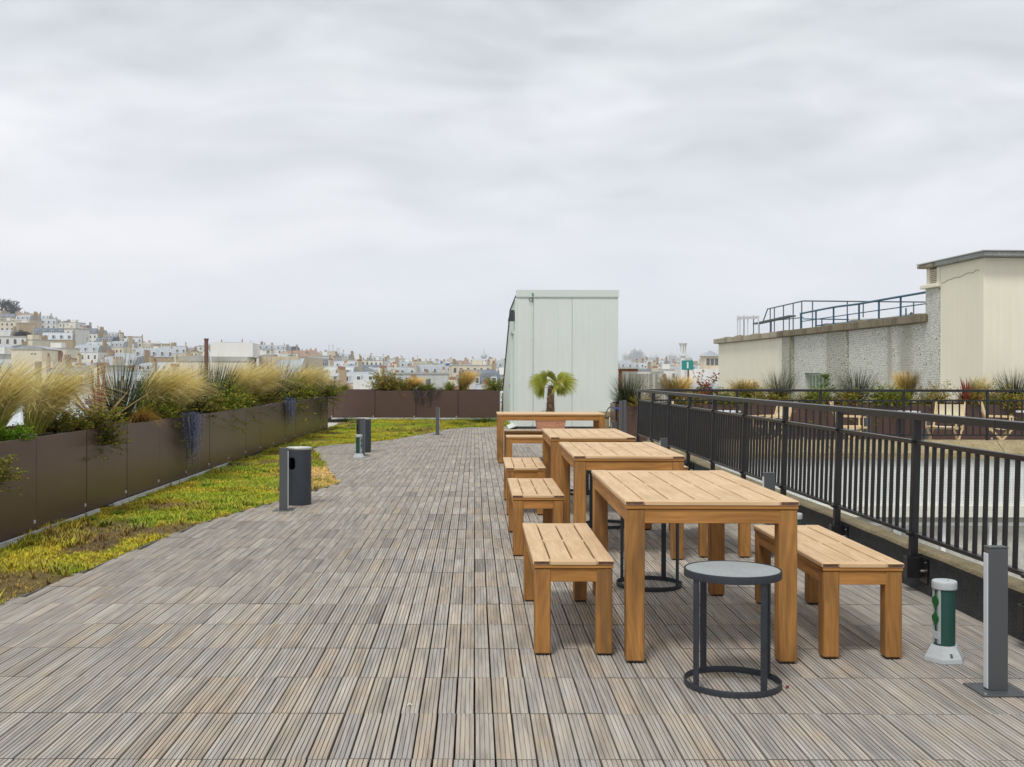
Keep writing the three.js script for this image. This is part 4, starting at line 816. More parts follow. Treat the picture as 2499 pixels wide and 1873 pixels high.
// ---------------------------------------------------------------- folding chairs and tables on the rear terrace
const chairWood = std({ map: teakMap([0.62, 0.43, 0.22], [0.78, 0.60, 0.36], 0.2), roughness: 0.6 }), canvas = std({ color: Cl(0.64, 0.56, 0.40), roughness: 0.95, side: THREE.DoubleSide });
function foldChair(label, x, z, turn) {
  const c = thing('folding_chair', label, 'chair', [x, -0.045, z], turn, 'folding canvas chairs on the rear terrace');
  for (const s of [-1, 1]) {
    part('leg', bar([s * 0.25, 0, 0.2], [s * 0.25, 0.46, -0.2], 0.026, 0.034), chairWood, c);
    part('leg', bar([s * 0.225, 0, -0.2], [s * 0.225, 0.46, 0.2], 0.026, 0.034), chairWood, c);
    part('back_post', bar([s * 0.25, 0.40, -0.18], [s * 0.25, 0.88, -0.32], 0.026, 0.036), chairWood, c);
    part('finial', at(new THREE.SphereGeometry(0.02, 10, 8), s * 0.25, 0.895, -0.325), chairWood, c);
    part('arm_rest', bar([s * 0.262, 0.645, -0.26], [s * 0.262, 0.635, 0.22], 0.045, 0.022), chairWood, c);
    part('arm_support', bar([s * 0.262, 0.44, 0.17], [s * 0.262, 0.625, 0.17], 0.026, 0.03), chairWood, c);
    part('seat_rail', bar([s * 0.235, 0.455, -0.22], [s * 0.235, 0.455, 0.24], 0.026, 0.034), chairWood, c);
  }
  part('stretcher', merge([bar([-0.24, 0.05, 0.16], [0.24, 0.05, 0.16], 0.022), bar([-0.24, 0.05, -0.16], [0.24, 0.05, -0.16], 0.022)]), chairWood, c);
  const sling = (pts) => { const P = [], n = 10; for (let i = 0; i < n; i++) { const q = (k, s) => { const t = k / n; return [s, pts(t)]; }; const a = pts(i / n), b = pts((i + 1) / n); P.push(-0.24, ...a, 0.24, ...a, 0.24, ...b, -0.24, ...a, 0.24, ...b, -0.24, ...b); } const g = new THREE.BufferGeometry(); g.setAttribute('position', new THREE.Float32BufferAttribute(P, 3)); g.computeVertexNormals(); return g; };
  part('seat_sling', sling((t) => [0.462 - 0.045 * Math.sin(t * Math.PI), lerp(-0.2, 0.22, t)]), canvas, c);
  part('back_sling', sling((t) => [lerp(0.60, 0.85, t), lerp(-0.225, -0.318, t) - 0.03 * Math.sin(t * Math.PI)]), canvas, c);
}
const CZ = -19.05;
foldChair('folding canvas chair facing left beside the white bistro table', 5.18, CZ, -1.35);
foldChair('folding canvas chair seen from the side, facing right, behind the courtyard railing', 6.62, CZ, 1.35);
foldChair('folding canvas chair turned towards the courtyard under the red cordyline', 8.26, CZ, -0.75);
foldChair('rightmost folding canvas chair, facing right', 9.28, CZ - 0.05, 1.2);
foldChair('leftmost folding canvas chair, its back top showing above the railing', 3.72, CZ - 0.4, 0.9);
function bistro(label, x, z) { const t = thing('bistro_table', label, 'table', [x, -0.045, z], 0, 'bistro tables on the rear terrace'); part('table_top', at(new THREE.CylinderGeometry(0.34, 0.34, 0.022, 40), 0, 0.72, 0), std({ color: Cl(0.66, 0.67, 0.68), roughness: 0.4 }), t); part('column', rod([0, 0.02, 0], [0, 0.71, 0], 0.03, 12), M.anthracite, t); part('foot', at(new THREE.CylinderGeometry(0.2, 0.22, 0.02, 32), 0, 0.01, 0), M.anthracite, t); }
bistro('white topped bistro table left of the side-on folding chair', 4.35, -19.1);
bistro('white topped bistro table between the two middle folding chairs', 7.5, -19.1);
bistro('white topped bistro table at the right edge of the rear terrace', 9.95, -19.2);
for (const [x, l] of [[7.47, 'slate grey post against the rear planter between the middle chairs'], [8.6, 'slate grey post against the rear planter beside the red cordyline']]) { const p = thing('steel_post', l, 'post', [x, -0.045, -20.6]); part('column', at(cbox(0.1, 0.6, 0.1, 0.003), 0, 0.3, 0), M.bollard, p); part('base_plate', at(cbox(0.18, 0.006, 0.18, 0.001), 0, 0.003, 0), M.bollard, p); }
// ---------------------------------------------------------------- plants
const leafMat = new THREE.MeshPhysicalMaterial({ vertexColors: true, roughness: 0.95, specularIntensity: 0.15, side: THREE.DoubleSide, transmission: 0.35, thickness: 0 });
class Leafer {                              // collects ribbons and leaves into one mesh
  constructor() { this.P = []; this.C = []; this.N = []; }
  tri(a, b, c, ca, cb, cc) {
    this.P.push(...a, ...b, ...c); this.C.push(...ca, ...cb, ...cc);
    const ux = b[0] - a[0], uy = b[1] - a[1], uz = b[2] - a[2], vx = c[0] - a[0], vy = c[1] - a[1], vz = c[2] - a[2];
    let n = [uy * vz - uz * vy, uz * vx - ux * vz, ux * vy - uy * vx]; const l = Math.hypot(...n) || 1; n = n.map((q) => q / l); if (n[1] < 0) n = n.map((q) => -q);
    this.N.push(...n, ...n, ...n);
  }
  // curved ribbon through points, widths per point, colours per point
  ribbon(pts, w, side, cols) {
    for (let i = 0; i + 1 < pts.length; i++) {
      const a = pts[i], b = pts[i + 1], wa = w[i], wb = w[i + 1];
      const A = [a[0] - side[0] * wa, a[1] - side[1] * wa, a[2] - side[2] * wa], B = [a[0] + side[0] * wa, a[1] + side[1] * wa, a[2] + side[2] * wa];
      const D = [b[0] - side[0] * wb, b[1] - side[1] * wb, b[2] - side[2] * wb], E = [b[0] + side[0] * wb, b[1] + side[1] * wb, b[2] + side[2] * wb];
      this.tri(A, B, E, cols[i], cols[i], cols[i + 1]); if (wb > 1e-5) this.tri(A, E, D, cols[i], cols[i + 1], cols[i + 1]);
    }
  }
  leaf(p, dir, up, L, W, col) {             // folded leaf: two triangles each side of the rib
    const s = [dir[1] * up[2] - dir[2] * up[1], dir[2] * up[0] - dir[0] * up[2], dir[0] * up[1] - dir[1] * up[0]];
    const m = [p[0] + dir[0] * L * 0.5, p[1] + dir[1] * L * 0.5, p[2] + dir[2] * L * 0.5], t = [p[0] + dir[0] * L, p[1] + dir[1] * L, p[2] + dir[2] * L];
    const l = [m[0] + s[0] * W + up[0] * W * 0.4, m[1] + s[1] * W + up[1] * W * 0.4, m[2] + s[2] * W + up[2] * W * 0.4], r = [m[0] - s[0] * W + up[0] * W * 0.4, m[1] - s[1] * W + up[1] * W * 0.4, m[2] - s[2] * W + up[2] * W * 0.4];
    this.tri(p, l, t, col, col, col); this.tri(p, t, r, col, col, col);
  }
  geo() { const g = new THREE.BufferGeometry(); g.setAttribute('position', new THREE.Float32BufferAttribute(this.P, 3)); g.setAttribute('normal', new THREE.Float32BufferAttribute(this.N, 3)); g.setAttribute('color', new THREE.Float32BufferAttribute(this.C, 3)); return g; }
}
const vary = (c, k) => { const q = 1 + (rnd() - 0.5) * k; return [c[0] * q * (1 + (rnd() - 0.5) * 0.15), c[1] * q, c[2] * q * (1 + (rnd() - 0.5) * 0.2)]; };
// feather grass: very fine arching blades, green foot and straw tips
function feather(n, H, R, lean, droop, tip = [0.97, 0.80, 0.42], foot = [0.42, 0.45, 0.05], wd = 0.0019) {
  const l = new Leafer();
  for (let i = 0; i < n; i++) {
    const a = rnd() * 6.283, r0 = 0.07 * Math.sqrt(rnd()) , h = H * rr(0.55, 1.12), out = R * Math.pow(rnd(), 0.7);
    const dx = Math.cos(a) * out + lean[0] * h, dz = Math.sin(a) * out * 0.85 + lean[1] * h, dr = droop * h * rr(0.2, 1.3) * (out / R + 0.3), x0 = Math.cos(a) * r0, z0 = Math.sin(a) * r0;
    const wob = rr(-0.03, 0.03), wz = rr(-0.03, 0.03);
    const pts = [], w = [], cols = []; const t1 = vary(tip, 0.5), f1 = vary(foot, 0.5), S = 6, gm = rr(0.55, 1.35);
    for (let k = 0; k <= S; k++) { const t = k / S; pts.push([x0 + dx * Math.pow(t, 1.7) + wob * Math.sin(t * 5), h * t * (1 - 0.15 * t) - dr * t * t * t, z0 + dz * Math.pow(t, 1.7) + wz * Math.sin(t * 4)]); w.push(wd * (k === S ? 0.15 : 1.15 - 0.6 * t)); cols.push(mix3(f1, t1, Math.pow(t, gm))); }
    const b = rnd() * 3.14; l.ribbon(pts, w, [Math.cos(b), 0, Math.sin(b)], cols);
  }
  return l.geo();
}
// rush: stiff upright dark stems
function rush(n, H, R, col = [0.05, 0.085, 0.03], wd = 0.0026, lean = [0.05, 0]) {
  const l = new Leafer();
  for (let i = 0; i < n; i++) {
    const a = rnd() * 6.283, q = Math.sqrt(rnd()), h = H * rr(0.5, 1.08) * (1 - 0.25 * q), o = R * q, x0 = Math.cos(a) * 0.09 * q, z0 = Math.sin(a) * 0.09 * q, cv = rr(0.8, 1.6);
    const c0 = vary(col, 0.6), c1 = rnd() < 0.18 ? [0.22, 0.19, 0.075] : mix3(c0, [0.10, 0.115, 0.04], rr(0.1, 0.8)); const pts = [], w = [], cols = [];
    for (let k = 0; k <= 4; k++) { const t = k / 4; pts.push([x0 + (Math.cos(a) * o + lean[0] * h) * Math.pow(t, cv), h * t, z0 + (Math.sin(a) * o + lean[1] * h) * Math.pow(t, cv)]); w.push(wd * (k === 4 ? 0.1 : 1 - 0.45 * t)); cols.push(mix3(c0, c1, t)); }
    const b = rnd() * 3.14; l.ribbon(pts, w, [Math.cos(b), 0, Math.sin(b)], cols);
  }
  return l.geo();
}
// leafy shrub: arching twigs carrying small folded leaves
function shrub(twigs, R, H, leafL, palette, twigCol = [0.10, 0.06, 0.035], hang = 0, perTwig = 26) {
  const l = new Leafer();
  for (let i = 0; i < twigs; i++) {
    const a = rnd() * 6.283, el = rr(0.1, 1), len = rr(0.55, 1.1), ex = Math.cos(a) * R * len * Math.sqrt(1 - el * el * 0.7), ez = Math.sin(a) * R * 0.8 * len * Math.sqrt(1 - el * el * 0.7), ey = H * len * el - (rnd() < hang ? H * 0.9 * (1 - el) : 0);
    const pts = [], w = [], cols = []; const P = (t) => [ex * t + 0.02 * Math.sin(i + t * 7), ey * (1.5 * t - 0.5 * t * t) , ez * t + 0.02 * Math.cos(i * 2 + t * 6)];
    for (let k = 0; k <= 4; k++) { pts.push(P(k / 4)); w.push(0.0022 * (1.1 - k / 4)); cols.push(twigCol); }
    l.ribbon(pts, w, [Math.sin(a), 0, -Math.cos(a)], cols); 
    for (let k = 0; k < perTwig; k++) {
      const t = 0.25 + 0.78 * Math.pow(rnd(), 0.8), p = P(t), b = rnd() * 6.283, e = rr(-0.4, 0.9), d = [Math.cos(b) * Math.cos(e), Math.sin(e), Math.sin(b) * Math.cos(e)];
      let u = [rr(-0.6, 0.6), 1, rr(-0.6, 0.6)]; const dt = u[0] * d[0] + u[1] * d[1] + u[2] * d[2]; u = u.map((q, j) => q - d[j] * dt); const m = Math.hypot(...u); u = u.map((q) => q / m);
      let acc = rnd(), c = palette[0][0]; for (const [pc, pr] of palette) { if (acc < pr) { c = pc; break; } acc -= pr; }
      const s = leafL * rr(0.6, 1.25); l.leaf([p[0] + rr(-0.012, 0.012), p[1] + rr(-0.012, 0.012), p[2] + rr(-0.012, 0.012)], d, u, s, s * 0.27, vary(c, 0.6));
    }
  }
  return l.geo();
}
// sword leaves (flax, cordyline)
function swords(n, H, R, cols, wd, el0 = 0.15) {
  const l = new Leafer();
  for (let i = 0; i < n; i++) {
    const a = rnd() * 6.283, el = Math.pow(rnd(), 0.7) * (1 - el0) + el0, h = H * rr(0.6, 1.1), ho = Math.sqrt(1 - el * el) * R * rr(0.7, 1.1), c = cols[Math.floor(rnd() * cols.length)], droop = rr(0, 0.25) * (1 - el);
    const pts = [], w = [], cc = []; for (let k = 0; k <= 6; k++) { const t = k / 6; pts.push([Math.cos(a) * ho * t, h * el * t - droop * h * t * t, Math.sin(a) * ho * t]); w.push(wd * (t < 0.15 ? 0.75 : Math.pow(1 - t, 0.55) + (k === 6 ? 0.01 : 0))); cc.push(vary(c, 0.2)); }
    const s = [-Math.sin(a), 0.25, Math.cos(a)]; l.ribbon(pts, w, s, cc);
  }
  return l.geo();
}
// trailing rosemary: hanging stems with needles and, on some, small blue flowers
function trailing(stems, W, L, flower, over = 0.12) {
  const l = new Leafer(), f = new Leafer();
  for (let i = 0; i < stems; i++) {
    const x = (rnd() - 0.5) * W, len = L * rr(0.35, 1.05) * (1 - Math.abs(x / W) * 0.8), P = (t) => [x + 0.03 * Math.sin(i * 1.7 + t * 5) * t - x * 0.35 * t, t < 0.25 ? 0.05 * Math.sin(t * 4 * Math.PI) + 0.01 : -len * (t - 0.25) / 0.75, -0.12 + Math.min(t / 0.25, 1) * (0.12 + over * (0.25 + 0.75 * hash(i, 3)))];
    const pts = [], w = [], c = []; for (let k = 0; k <= 8; k++) { pts.push(P(k / 8)); w.push(0.002); c.push([0.07, 0.055, 0.03]); } l.ribbon(pts, w, [1, 0, 0], c);
    const n = Math.floor(60 + len * 150);
    for (let k = 0; k < n; k++) { const t = rnd(), p = P(t), b = rnd() * 6.283, d = [Math.cos(b) * 0.75, rr(-0.7, 0.3), Math.sin(b) * 0.75], m = Math.hypot(...d), e = rr(0.014, 0.028) / m, cc = vary(rnd() < 0.12 ? [0.26, 0.32, 0.18] : [0.10, 0.17, 0.05], 0.5); l.tri([p[0] - 0.0016, p[1], p[2]], [p[0] + 0.0016, p[1] + 0.001, p[2]], [p[0] + d[0] * e, p[1] + d[1] * e, p[2] + d[2] * e], cc, cc, cc); }
    if (flower) for (let k = 0; k < n * flower; k++) { const t = rr(0.2, 1), p = P(t), b = rnd() * 6.283, q = [p[0] + Math.cos(b) * 0.014, p[1], p[2] + Math.abs(Math.sin(b)) * 0.016 + 0.014], cc = vary([0.50, 0.54, 0.90], 0.7); for (let m = 0; m < 2; m++) { const g = rnd() * 6.283, d = [Math.cos(g), Math.sin(g), rr(-0.3, 0.5)]; f.leaf(q, d.map((v) => v / Math.hypot(...d)), [0, 0, 1], rr(0.008, 0.014), 0.0045, cc); } }
  }
  return { leaf: l.geo(), bloom: flower ? f.geo() : null };
}
seedTo(111);
const GEO = {
  stipa: [feather(1700, 0.84, 0.34, [0.30, 0.05], 0.32), feather(1700, 0.80, 0.36, [0.48, 0.1], 0.38), feather(1500, 0.74, 0.34, [0.15, 0], 0.3)],
  stipaGold: [feather(1700, 0.66, 0.42, [0.02, 0], 0.12, [0.97, 0.71, 0.28], [0.62, 0.50, 0.08], 0.0024), feather(1700, 0.64, 0.36, [0.35, 0], 0.18, [0.97, 0.71, 0.29], [0.58, 0.48, 0.08], 0.0024)],
  rush: [rush(520, 0.86, 0.34), rush(420, 0.72, 0.28, [0.075, 0.105, 0.045]), rush(420, 0.72, 0.36, [0.06, 0.10, 0.04], 0.0028, [0.0, 0])],
  tuft: [feather(700, 0.30, 0.22, [0.25, 0.25], 0.7, [0.50, 0.28, 0.06], [0.26, 0.15, 0.03], 0.0012)],
  sedge: [shrub(90, 0.18, 0.16, 0.022, [[[0.16, 0.30, 0.015], 0.7], [[0.24, 0.36, 0.03], 0.3]])],
};
const PAL = [[[0.135, 0.169, 0.022], 0.44], [[0.279, 0.293, 0.032], 0.22], [[0.303, 0.134, 0.046], 0.2], [[0.105, 0.141, 0.039], 0.08], [[0.512, 0.413, 0.081], 0.06]];
const PALG = [[[0.140, 0.195, 0.025], 0.5], [[0.303, 0.347, 0.036], 0.34], [[0.465, 0.260, 0.062], 0.1], [[0.628, 0.543, 0.090], 0.06]];
const PALO = [[[0.232, 0.260, 0.053], 0.45], [[0.419, 0.336, 0.053], 0.3], [[0.489, 0.195, 0.053], 0.15], [[0.140, 0.185, 0.036], 0.1]];
GEO.shrub = [shrub(210, 0.46, 0.46, 0.034, PAL, undefined, 0.22, 26), shrub(200, 0.44, 0.42, 0.034, PAL, undefined, 0.12, 26), shrub(210, 0.42, 0.44, 0.034, PALG, undefined, 0.15, 26)];
GEO.shrubFar = [shrub(200, 0.50, 0.46, 0.042, PALG, undefined, 0.08, 22), shrub(190, 0.50, 0.44, 0.042, PALO, undefined, 0.2, 22), shrub(110, 0.46, 0.50, 0.042, PALO, undefined, 0.08, 16)];
const plantGroup = {};
function plant(kind, geo, label, x, y, z, turn = 0, s = 1, sy = s, category = 'plant') {
  const t = thing(kind, label, category, [x, y, z], turn); const m = part('foliage', geo, leafMat, t); const far = x < -3.5 && z < -13 && z > -27 ? 1.14 : 1; m.scale.set(s * far, sy * far, s * far); return t;
}
// --- left planter, from the viewer into the distance (wind from the left)
const PY = 0.775, PX = -3.98;
plant('feather_grass', GEO.stipa[0], 'golden feather grass clump at the left picture edge, above the planter', PX - 0.02, PY, -8.95, 0.2, 1.05, 1.02);
plant('feather_grass', GEO.stipa[1], 'large golden green feather grass blown right, second clump from the left edge', PX + 0.02, PY, -9.75, 0.1, 1.15, 1.08);
plant('feather_grass', GEO.stipa[2], 'pale feather grass just left of and behind the edge clump', PX - 0.1, PY, -8.2, 0.9, 1.1, 1.1);
plant('green_spurge', GEO.sedge[0], 'bright green low plant on the planter rim at the left edge', -3.74, PY - 0.02, -8.75, 0, 1.1, 1.0);
plant('green_spurge', GEO.sedge[0], 'small bright green plant on the rim behind the flowering rosemary', -3.72, PY - 0.01, -15.0, 1, 0.8, 0.45);
plant('bronze_shrub', GEO.shrub[0], 'bronze green leafy shrub spilling over the rim under the red flax', -3.78, PY - 0.03, -10.45, 0.3, 1.0, 0.85, 'shrub');
plant('bronze_shrub', GEO.shrub[1], 'leafy sprig hanging down the planter at the left edge', -3.60, PY - 0.28, -8.05, 2.1, 0.7, 0.5, 'shrub');
plant('bronze_shrub', GEO.shrub[0], 'low leafy shrub between the second feather grass and its neighbour', -3.84, PY, -9.9, 2.2, 0.62, 0.5, 'shrub');
{ const g = swords(24, 0.66, 0.68, [[0.24, 0.11, 0.085], [0.38, 0.23, 0.18], [0.47, 0.34, 0.18], [0.19, 0.075, 0.055]], 0.023, 0.18); plant('red_flax', g, 'reddish sword-leaved flax among the shrubs on the left planter', -3.85, PY, -11.1, 2.6, 1.05); }
plant('bronze_shrub', GEO.shrub[1], 'leafy shrub hanging down the panel below the red flax', -3.66, PY - 0.16, -10.55, 0.9, 0.78, 0.55, 'shrub');
plant('straw_tuft', GEO.tuft[0], 'golden brown drooping tuft on the rim right of the red flax', -3.72, PY - 0.02, -12.0, 0.2, 1.0, 1.0);
plant('green_rush', GEO.rush[0], 'tallest dark green rush clump on the left planter', PX - 0.05, PY, -12.3, 0, 1.05, 1.0);
plant('bronze_shrub', GEO.shrub[2], 'green shrub at the foot of the tallest rush', -3.80, PY - 0.02, -12.95, 1.3, 0.82, 0.85, 'shrub');
plant('feather_grass', GEO.stipa[1], 'golden feather grass blown right just behind the tallest rush', PX, PY, -13.1, 0.05, 1.12, 1.0);
plant('feather_grass', GEO.stipa[0], 'pale feather grass drooping above the near flowering rosemary', PX + 0.1, PY - 0.03, -13.9, 0, 0.95, 0.85);
plant('bronze_shrub', GEO.shrub[1], 'bronze shrub just right of the near flowering rosemary', -3.80, PY, -14.8, 0.5, 1.05, 0.95, 'shrub');
plant('green_rush', GEO.rush[1], 'greyish rush clump in the middle of the left planter', PX, PY, -15.5, 0, 1.1, 0.98);
plant('green_rush', GEO.rush[0], 'dark rush clump right behind the greyish rush', PX, PY, -16.5, 1, 0.95, 0.92);
plant('bronze_shrub', GEO.shrub[2], 'green shrub hanging over the rim before the middle feather grass', -3.80, PY - 0.02, -16.3, 2.4, 1.15, 0.95, 'shrub');
plant('bronze_shrub', GEO.shrub[0], 'bronze shrub below the middle feather grass', -3.80, PY, -17.6, 1.0, 1.0, 0.85, 'shrub');
plant('feather_grass', GEO.stipa[0], 'golden feather grass before the large middle clump', PX, PY, -17.7, 0, 1.1, 1.0);
plant('feather_grass', GEO.stipa[1], 'large golden feather grass in the middle of the left planter', PX, PY, -18.9, 0.1, 1.3, 1.12);
plant('bronze_shrub', GEO.shrub[1], 'bronze shrub just before the second blue rosemary', -3.80, PY, -19.4, 2, 1.0, 0.8, 'shrub');
plant('green_rush', GEO.rush[0], 'dark rush clump behind the second blue rosemary', PX, PY, -21.6, 0.4, 1.15, 1.02);
plant('bronze_shrub', GEO.shrub[2], 'olive shrub beyond the second blue rosemary', -3.76, PY, -21.8, 0.2, 1.25, 1.15, 'shrub');
plant('feather_grass', GEO.stipa[1], 'golden feather grass towards the far end of the left planter', PX, PY, -23.4, 0.15, 1.25, 1.1);
plant('bronze_shrub', GEO.shrub[0], 'bronze shrub at the head of the flowerless rosemary', -3.74, PY, -24.0, 2.2, 1.0, 0.9, 'shrub');
plant('green_rush', GEO.rush[1], 'dark rush clump near the far end of the left planter', PX, PY, -25.3, 0, 1.2, 1.15);
plant('feather_grass', GEO.stipa[2], 'last feather grass at the far end of the left planter', PX + 0.2, PY, -25.9, 0.2, 1.0, 1.05);
plant('bronze_shrub', GEO.shrub[2], 'shrub spreading over the end corner of the left planter', -3.6, PY, -26.1, 1, 1.1, 1.0, 'shrub');
function hangRosemary(label, x, y, z, turn, W, L, n, fl, over) { const t = thing('trailing_rosemary', label, 'plant', [x, y, z], turn), q = trailing(n, W, L, fl, over); part('foliage', q.leaf, leafMat, t); if (q.bloom) part('blossom', q.bloom, leafMat, t); return t; }
hangRosemary('trailing rosemary thick with blue flowers, nearest on the left planter', -3.655, 0.80, -13.45, Math.PI / 2, 0.85, 0.68, 80, 0.34, 0.2);
hangRosemary('shorter blue flowering rosemary farther along the left planter', -3.63, 0.84, -20.5, Math.PI / 2, 0.85, 0.6, 60, 0.36, 0.18);
hangRosemary('flowerless grey green rosemary trailing near the end of the left planter', -3.61, 0.82, -24.7, Math.PI / 2, 0.85, 0.75, 50, 0, 0.17);
// --- far planter
const FY = 0.83, FZ = -32.2;
plant('bronze_shrub', GEO.shrubFar[1], 'wide bushy shrub on the far planter, left half', -2.65, FY, FZ, 0.4, 1.35, 1.5, 'shrub');
plant('bronze_shrub', GEO.shrubFar[1], 'thin shrub merging into the wide bush on the far planter', -2.25, FY - 0.02, FZ + 0.1, 2.4, 0.95, 0.95, 'shrub');
plant('yellow_shrub', GEO.shrub[2], 'small yellow green shrub at the left end of the far planter', -3.9, FY, FZ + 0.1, 0, 0.6, 0.6, 'shrub');
plant('feather_grass', GEO.stipaGold[1], 'low golden feather grass in the middle of the far planter', -1.95, FY, FZ, 0, 1.15, 0.82);
hangRosemary('dark trailing rosemary hanging over the middle of the far planter', -1.42, 0.88, -31.8, 0, 0.95, 0.62, 56, 0.02, 0.16);
plant('bronze_shrub', GEO.shrubFar[0], 'dark mound of shrub above the hanging rosemary on the far planter', -1.45, FY, FZ + 0.1, 2, 0.95, 0.6, 'shrub');
plant('bronze_shrub', GEO.shrubFar[0], 'small round shrub left of the upright golden grass on the far planter', -0.75, FY, FZ, 1.2, 0.55, 0.7, 'shrub');
plant('feather_grass', GEO.stipaGold[1], 'upright golden feather grass on the right half of the far planter', -0.36, FY, FZ, 0.1, 1.15, 1.22);
plant('bronze_shrub', GEO.shrubFar[0], 'green shrub on the far planter beside the white stair housing', 0.62, FY - 0.03, FZ, 2.8, 0.85, 1.1, 'shrub');
// --- weeds along the lawn
plant('weed_clump', rush(420, 0.16, 0.28, [0.05, 0.12, 0.015], 0.002), 'grassy weed clump on the lawn at the corner of both planters', -3.55, 0.0, -30.1, 0, 1.2, 1.2);
plant('weed_clump', rush(600, 0.15, 0.5, [0.05, 0.13, 0.015], 0.0022), 'large green weed patch at the right end of the lawn', 0.25, 0.0, -29.6, 0, 1.5, 1.5);
plant('weed_clump', rush(420, 0.12, 0.45, [0.07, 0.14, 0.02], 0.002), 'green weed patch beside the large one at the lawn end', -0.35, 0.0, -28.2, 0, 1.1, 1.0);
for (const [x, d, s, l] of [[-3.45, 9.7, 1, 'low green weed by the gutter trim, nearest the viewer'], [-3.35, 10.2, 0.8, 'low green weed by the gutter trim, farther from the viewer'], [-2.62, 10.0, 0.7, 'small leafy weed on the lawn near the deck edge'], [-3.3, 26.2, 1.3, 'leafy weed below the end of the left planter']]) plant('leafy_weed', GEO.sedge[0], l, x, -0.01, -d, x * 3, 0.6 * s, 0.35 * s);
// --- rear terrace planter on the right
const RY = 0.73, RZ = -21.4;
plant('green_rush', GEO.rush[2], 'dark rush leaning right at the left end of the rear planter', 3.02, RY, RZ + 0.05, 0, 1.0, 1.06);
plant('green_rush', GEO.rush[2], 'spiky low rush spilling over the left end of the rear planter', 2.92, RY - 0.05, RZ + 0.25, 2, 0.85, 0.62);
plant('bronze_shrub', GEO.shrubFar[1], 'russet and green shrub over the left end of the rear planter', 3.2, RY - 0.05, RZ + 0.3, 0.4, 0.75, 0.6, 'shrub');
plant('pale_shrub', shrub(60, 0.34, 0.42, 0.036, [[[0.10, 0.12, 0.03], 0.4], [[0.42, 0.32, 0.24], 0.45], [[0.2, 0.12, 0.05], 0.15]], undefined, 0, 13), 'thin shrub with pale blossoms right of the leaning rush', 3.5, RY, RZ, 0, 1.0, 0.95, 'shrub');
plant('feather_grass', GEO.stipaGold[0], 'golden feather grass fanning out at the left of the rear planter', 3.98, RY, RZ, 0, 1.1, 1.05);
{ const q = shrub(95, 0.34, 0.66, 0.06, [[[0.10, 0.14, 0.02], 0.46], [[0.50, 0.03, 0.025], 0.46], [[0.14, 0.12, 0.03], 0.08]], [0.09, 0.05, 0.03], 0, 17); plant('red_photinia', q, 'shrub with red young leaves on the rear planter', 4.58, RY - 0.02, RZ, 0, 1.0, 1.0, 'shrub'); }
plant('feather_grass', GEO.stipa[2], 'flattened pale feather grass left of the third golden clump', 4.95, RY - 0.05, RZ + 0.2, 0.2, 0.7, 0.5);
plant('feather_grass', GEO.stipaGold[0], 'golden feather grass before the cream end wall', 5.32, RY, RZ, 1, 1.0, 0.92);
plant('bronze_shrub', GEO.shrubFar[2], 'loose leafy shrub left of the dark rush by the pilaster', 5.75, RY, RZ, 0.4, 1.0, 0.95, 'shrub');
plant('green_rush', GEO.rush[2], 'dark rush before the pebbledash pilaster', 6.05, RY, RZ - 0.05, 0.9, 0.95, 1.14);
plant('bronze_shrub', GEO.shrubFar[1], 'olive shrub at the foot of the pilaster rush', 5.95, RY - 0.05, RZ + 0.25, 2.7, 0.75, 0.7, 'shrub');
plant('pale_shrub', GEO.shrubFar[2], 'sparse twiggy shrub below the barred window', 6.5, RY, RZ, 1.8, 0.75, 0.6, 'shrub');
{ const l = new Leafer(); for (let i = 0; i < 90; i++) { const y = Math.pow(rnd(), 1.3) * 0.56, a = rnd() * 6.283, r = (0.62 - y) * 0.55 * rr(0.6, 1.1) + 0.03; const pts = [], w = [], c = [], col = vary([0.15, 0.22, 0.028], 0.4); for (let k = 0; k <= 3; k++) { const t = k / 3; pts.push([Math.cos(a) * r * t, y + 0.10 * t - 0.03 * t * t, Math.sin(a) * r * t]); w.push(0.006 * (1.05 - t)); c.push(col); } l.ribbon(pts, w, [-Math.sin(a), 0.3, Math.cos(a)], c); for (let k = 0; k < 16; k++) { const t = rr(0.2, 1), p = [Math.cos(a) * r * t, y + 0.10 * t - 0.03 * t * t, Math.sin(a) * r * t], b = a + rr(-1.2, 1.2); l.leaf(p, [Math.cos(b) * 0.9, 0.43, Math.sin(b) * 0.9], [0, 1, 0], 0.06, 0.008, vary(col, 0.4)); } } plant('young_conifer', l.geo(), 'bright green feathery young conifer before the barred window', 6.92, RY, RZ, 0, 1.05, 0.98, 'shrub'); }
plant('green_rush', GEO.rush[2], 'large dark rush fanning out before the pebbledash wall', 7.56, RY, RZ - 0.05, 2, 1.15, 1.16);
plant('bronze_shrub', GEO.shrubFar[0], 'yellow green shrub right of the large dark rush', 7.98, RY - 0.06, RZ + 0.25, 0.8, 0.95, 1.1, 'shrub');
plant('feather_grass', GEO.stipaGold[0], 'tall golden feather grass before the stained wall', 8.53, RY, RZ, 2.5, 0.8, 1.24);
plant('pale_shrub', GEO.shrubFar[2], 'sparse reddish shrub left of the red cordyline', 9.15, RY, RZ + 0.05, 0.2, 0.85, 1.0, 'shrub');
{ const g = swords(60, 0.46, 0.36, [[0.28, 0.06, 0.05], [0.38, 0.11, 0.075], [0.22, 0.05, 0.04]], 0.016, 0.1); plant('red_cordyline', g, 'dark red spiky cordyline on the rear planter', 9.58, RY, RZ + 0.28, 0, 1.25); }
plant('feather_grass', GEO.stipa[2], 'olive feather grass behind the red cordyline', 9.93, RY, RZ - 0.1, 0, 0.95, 0.98);
plant('bronze_shrub', GEO.shrubFar[2], 'olive shrub between feather grass and the rightmost rush', 10.32, RY, RZ, 1, 1.15, 1.0, 'shrub');
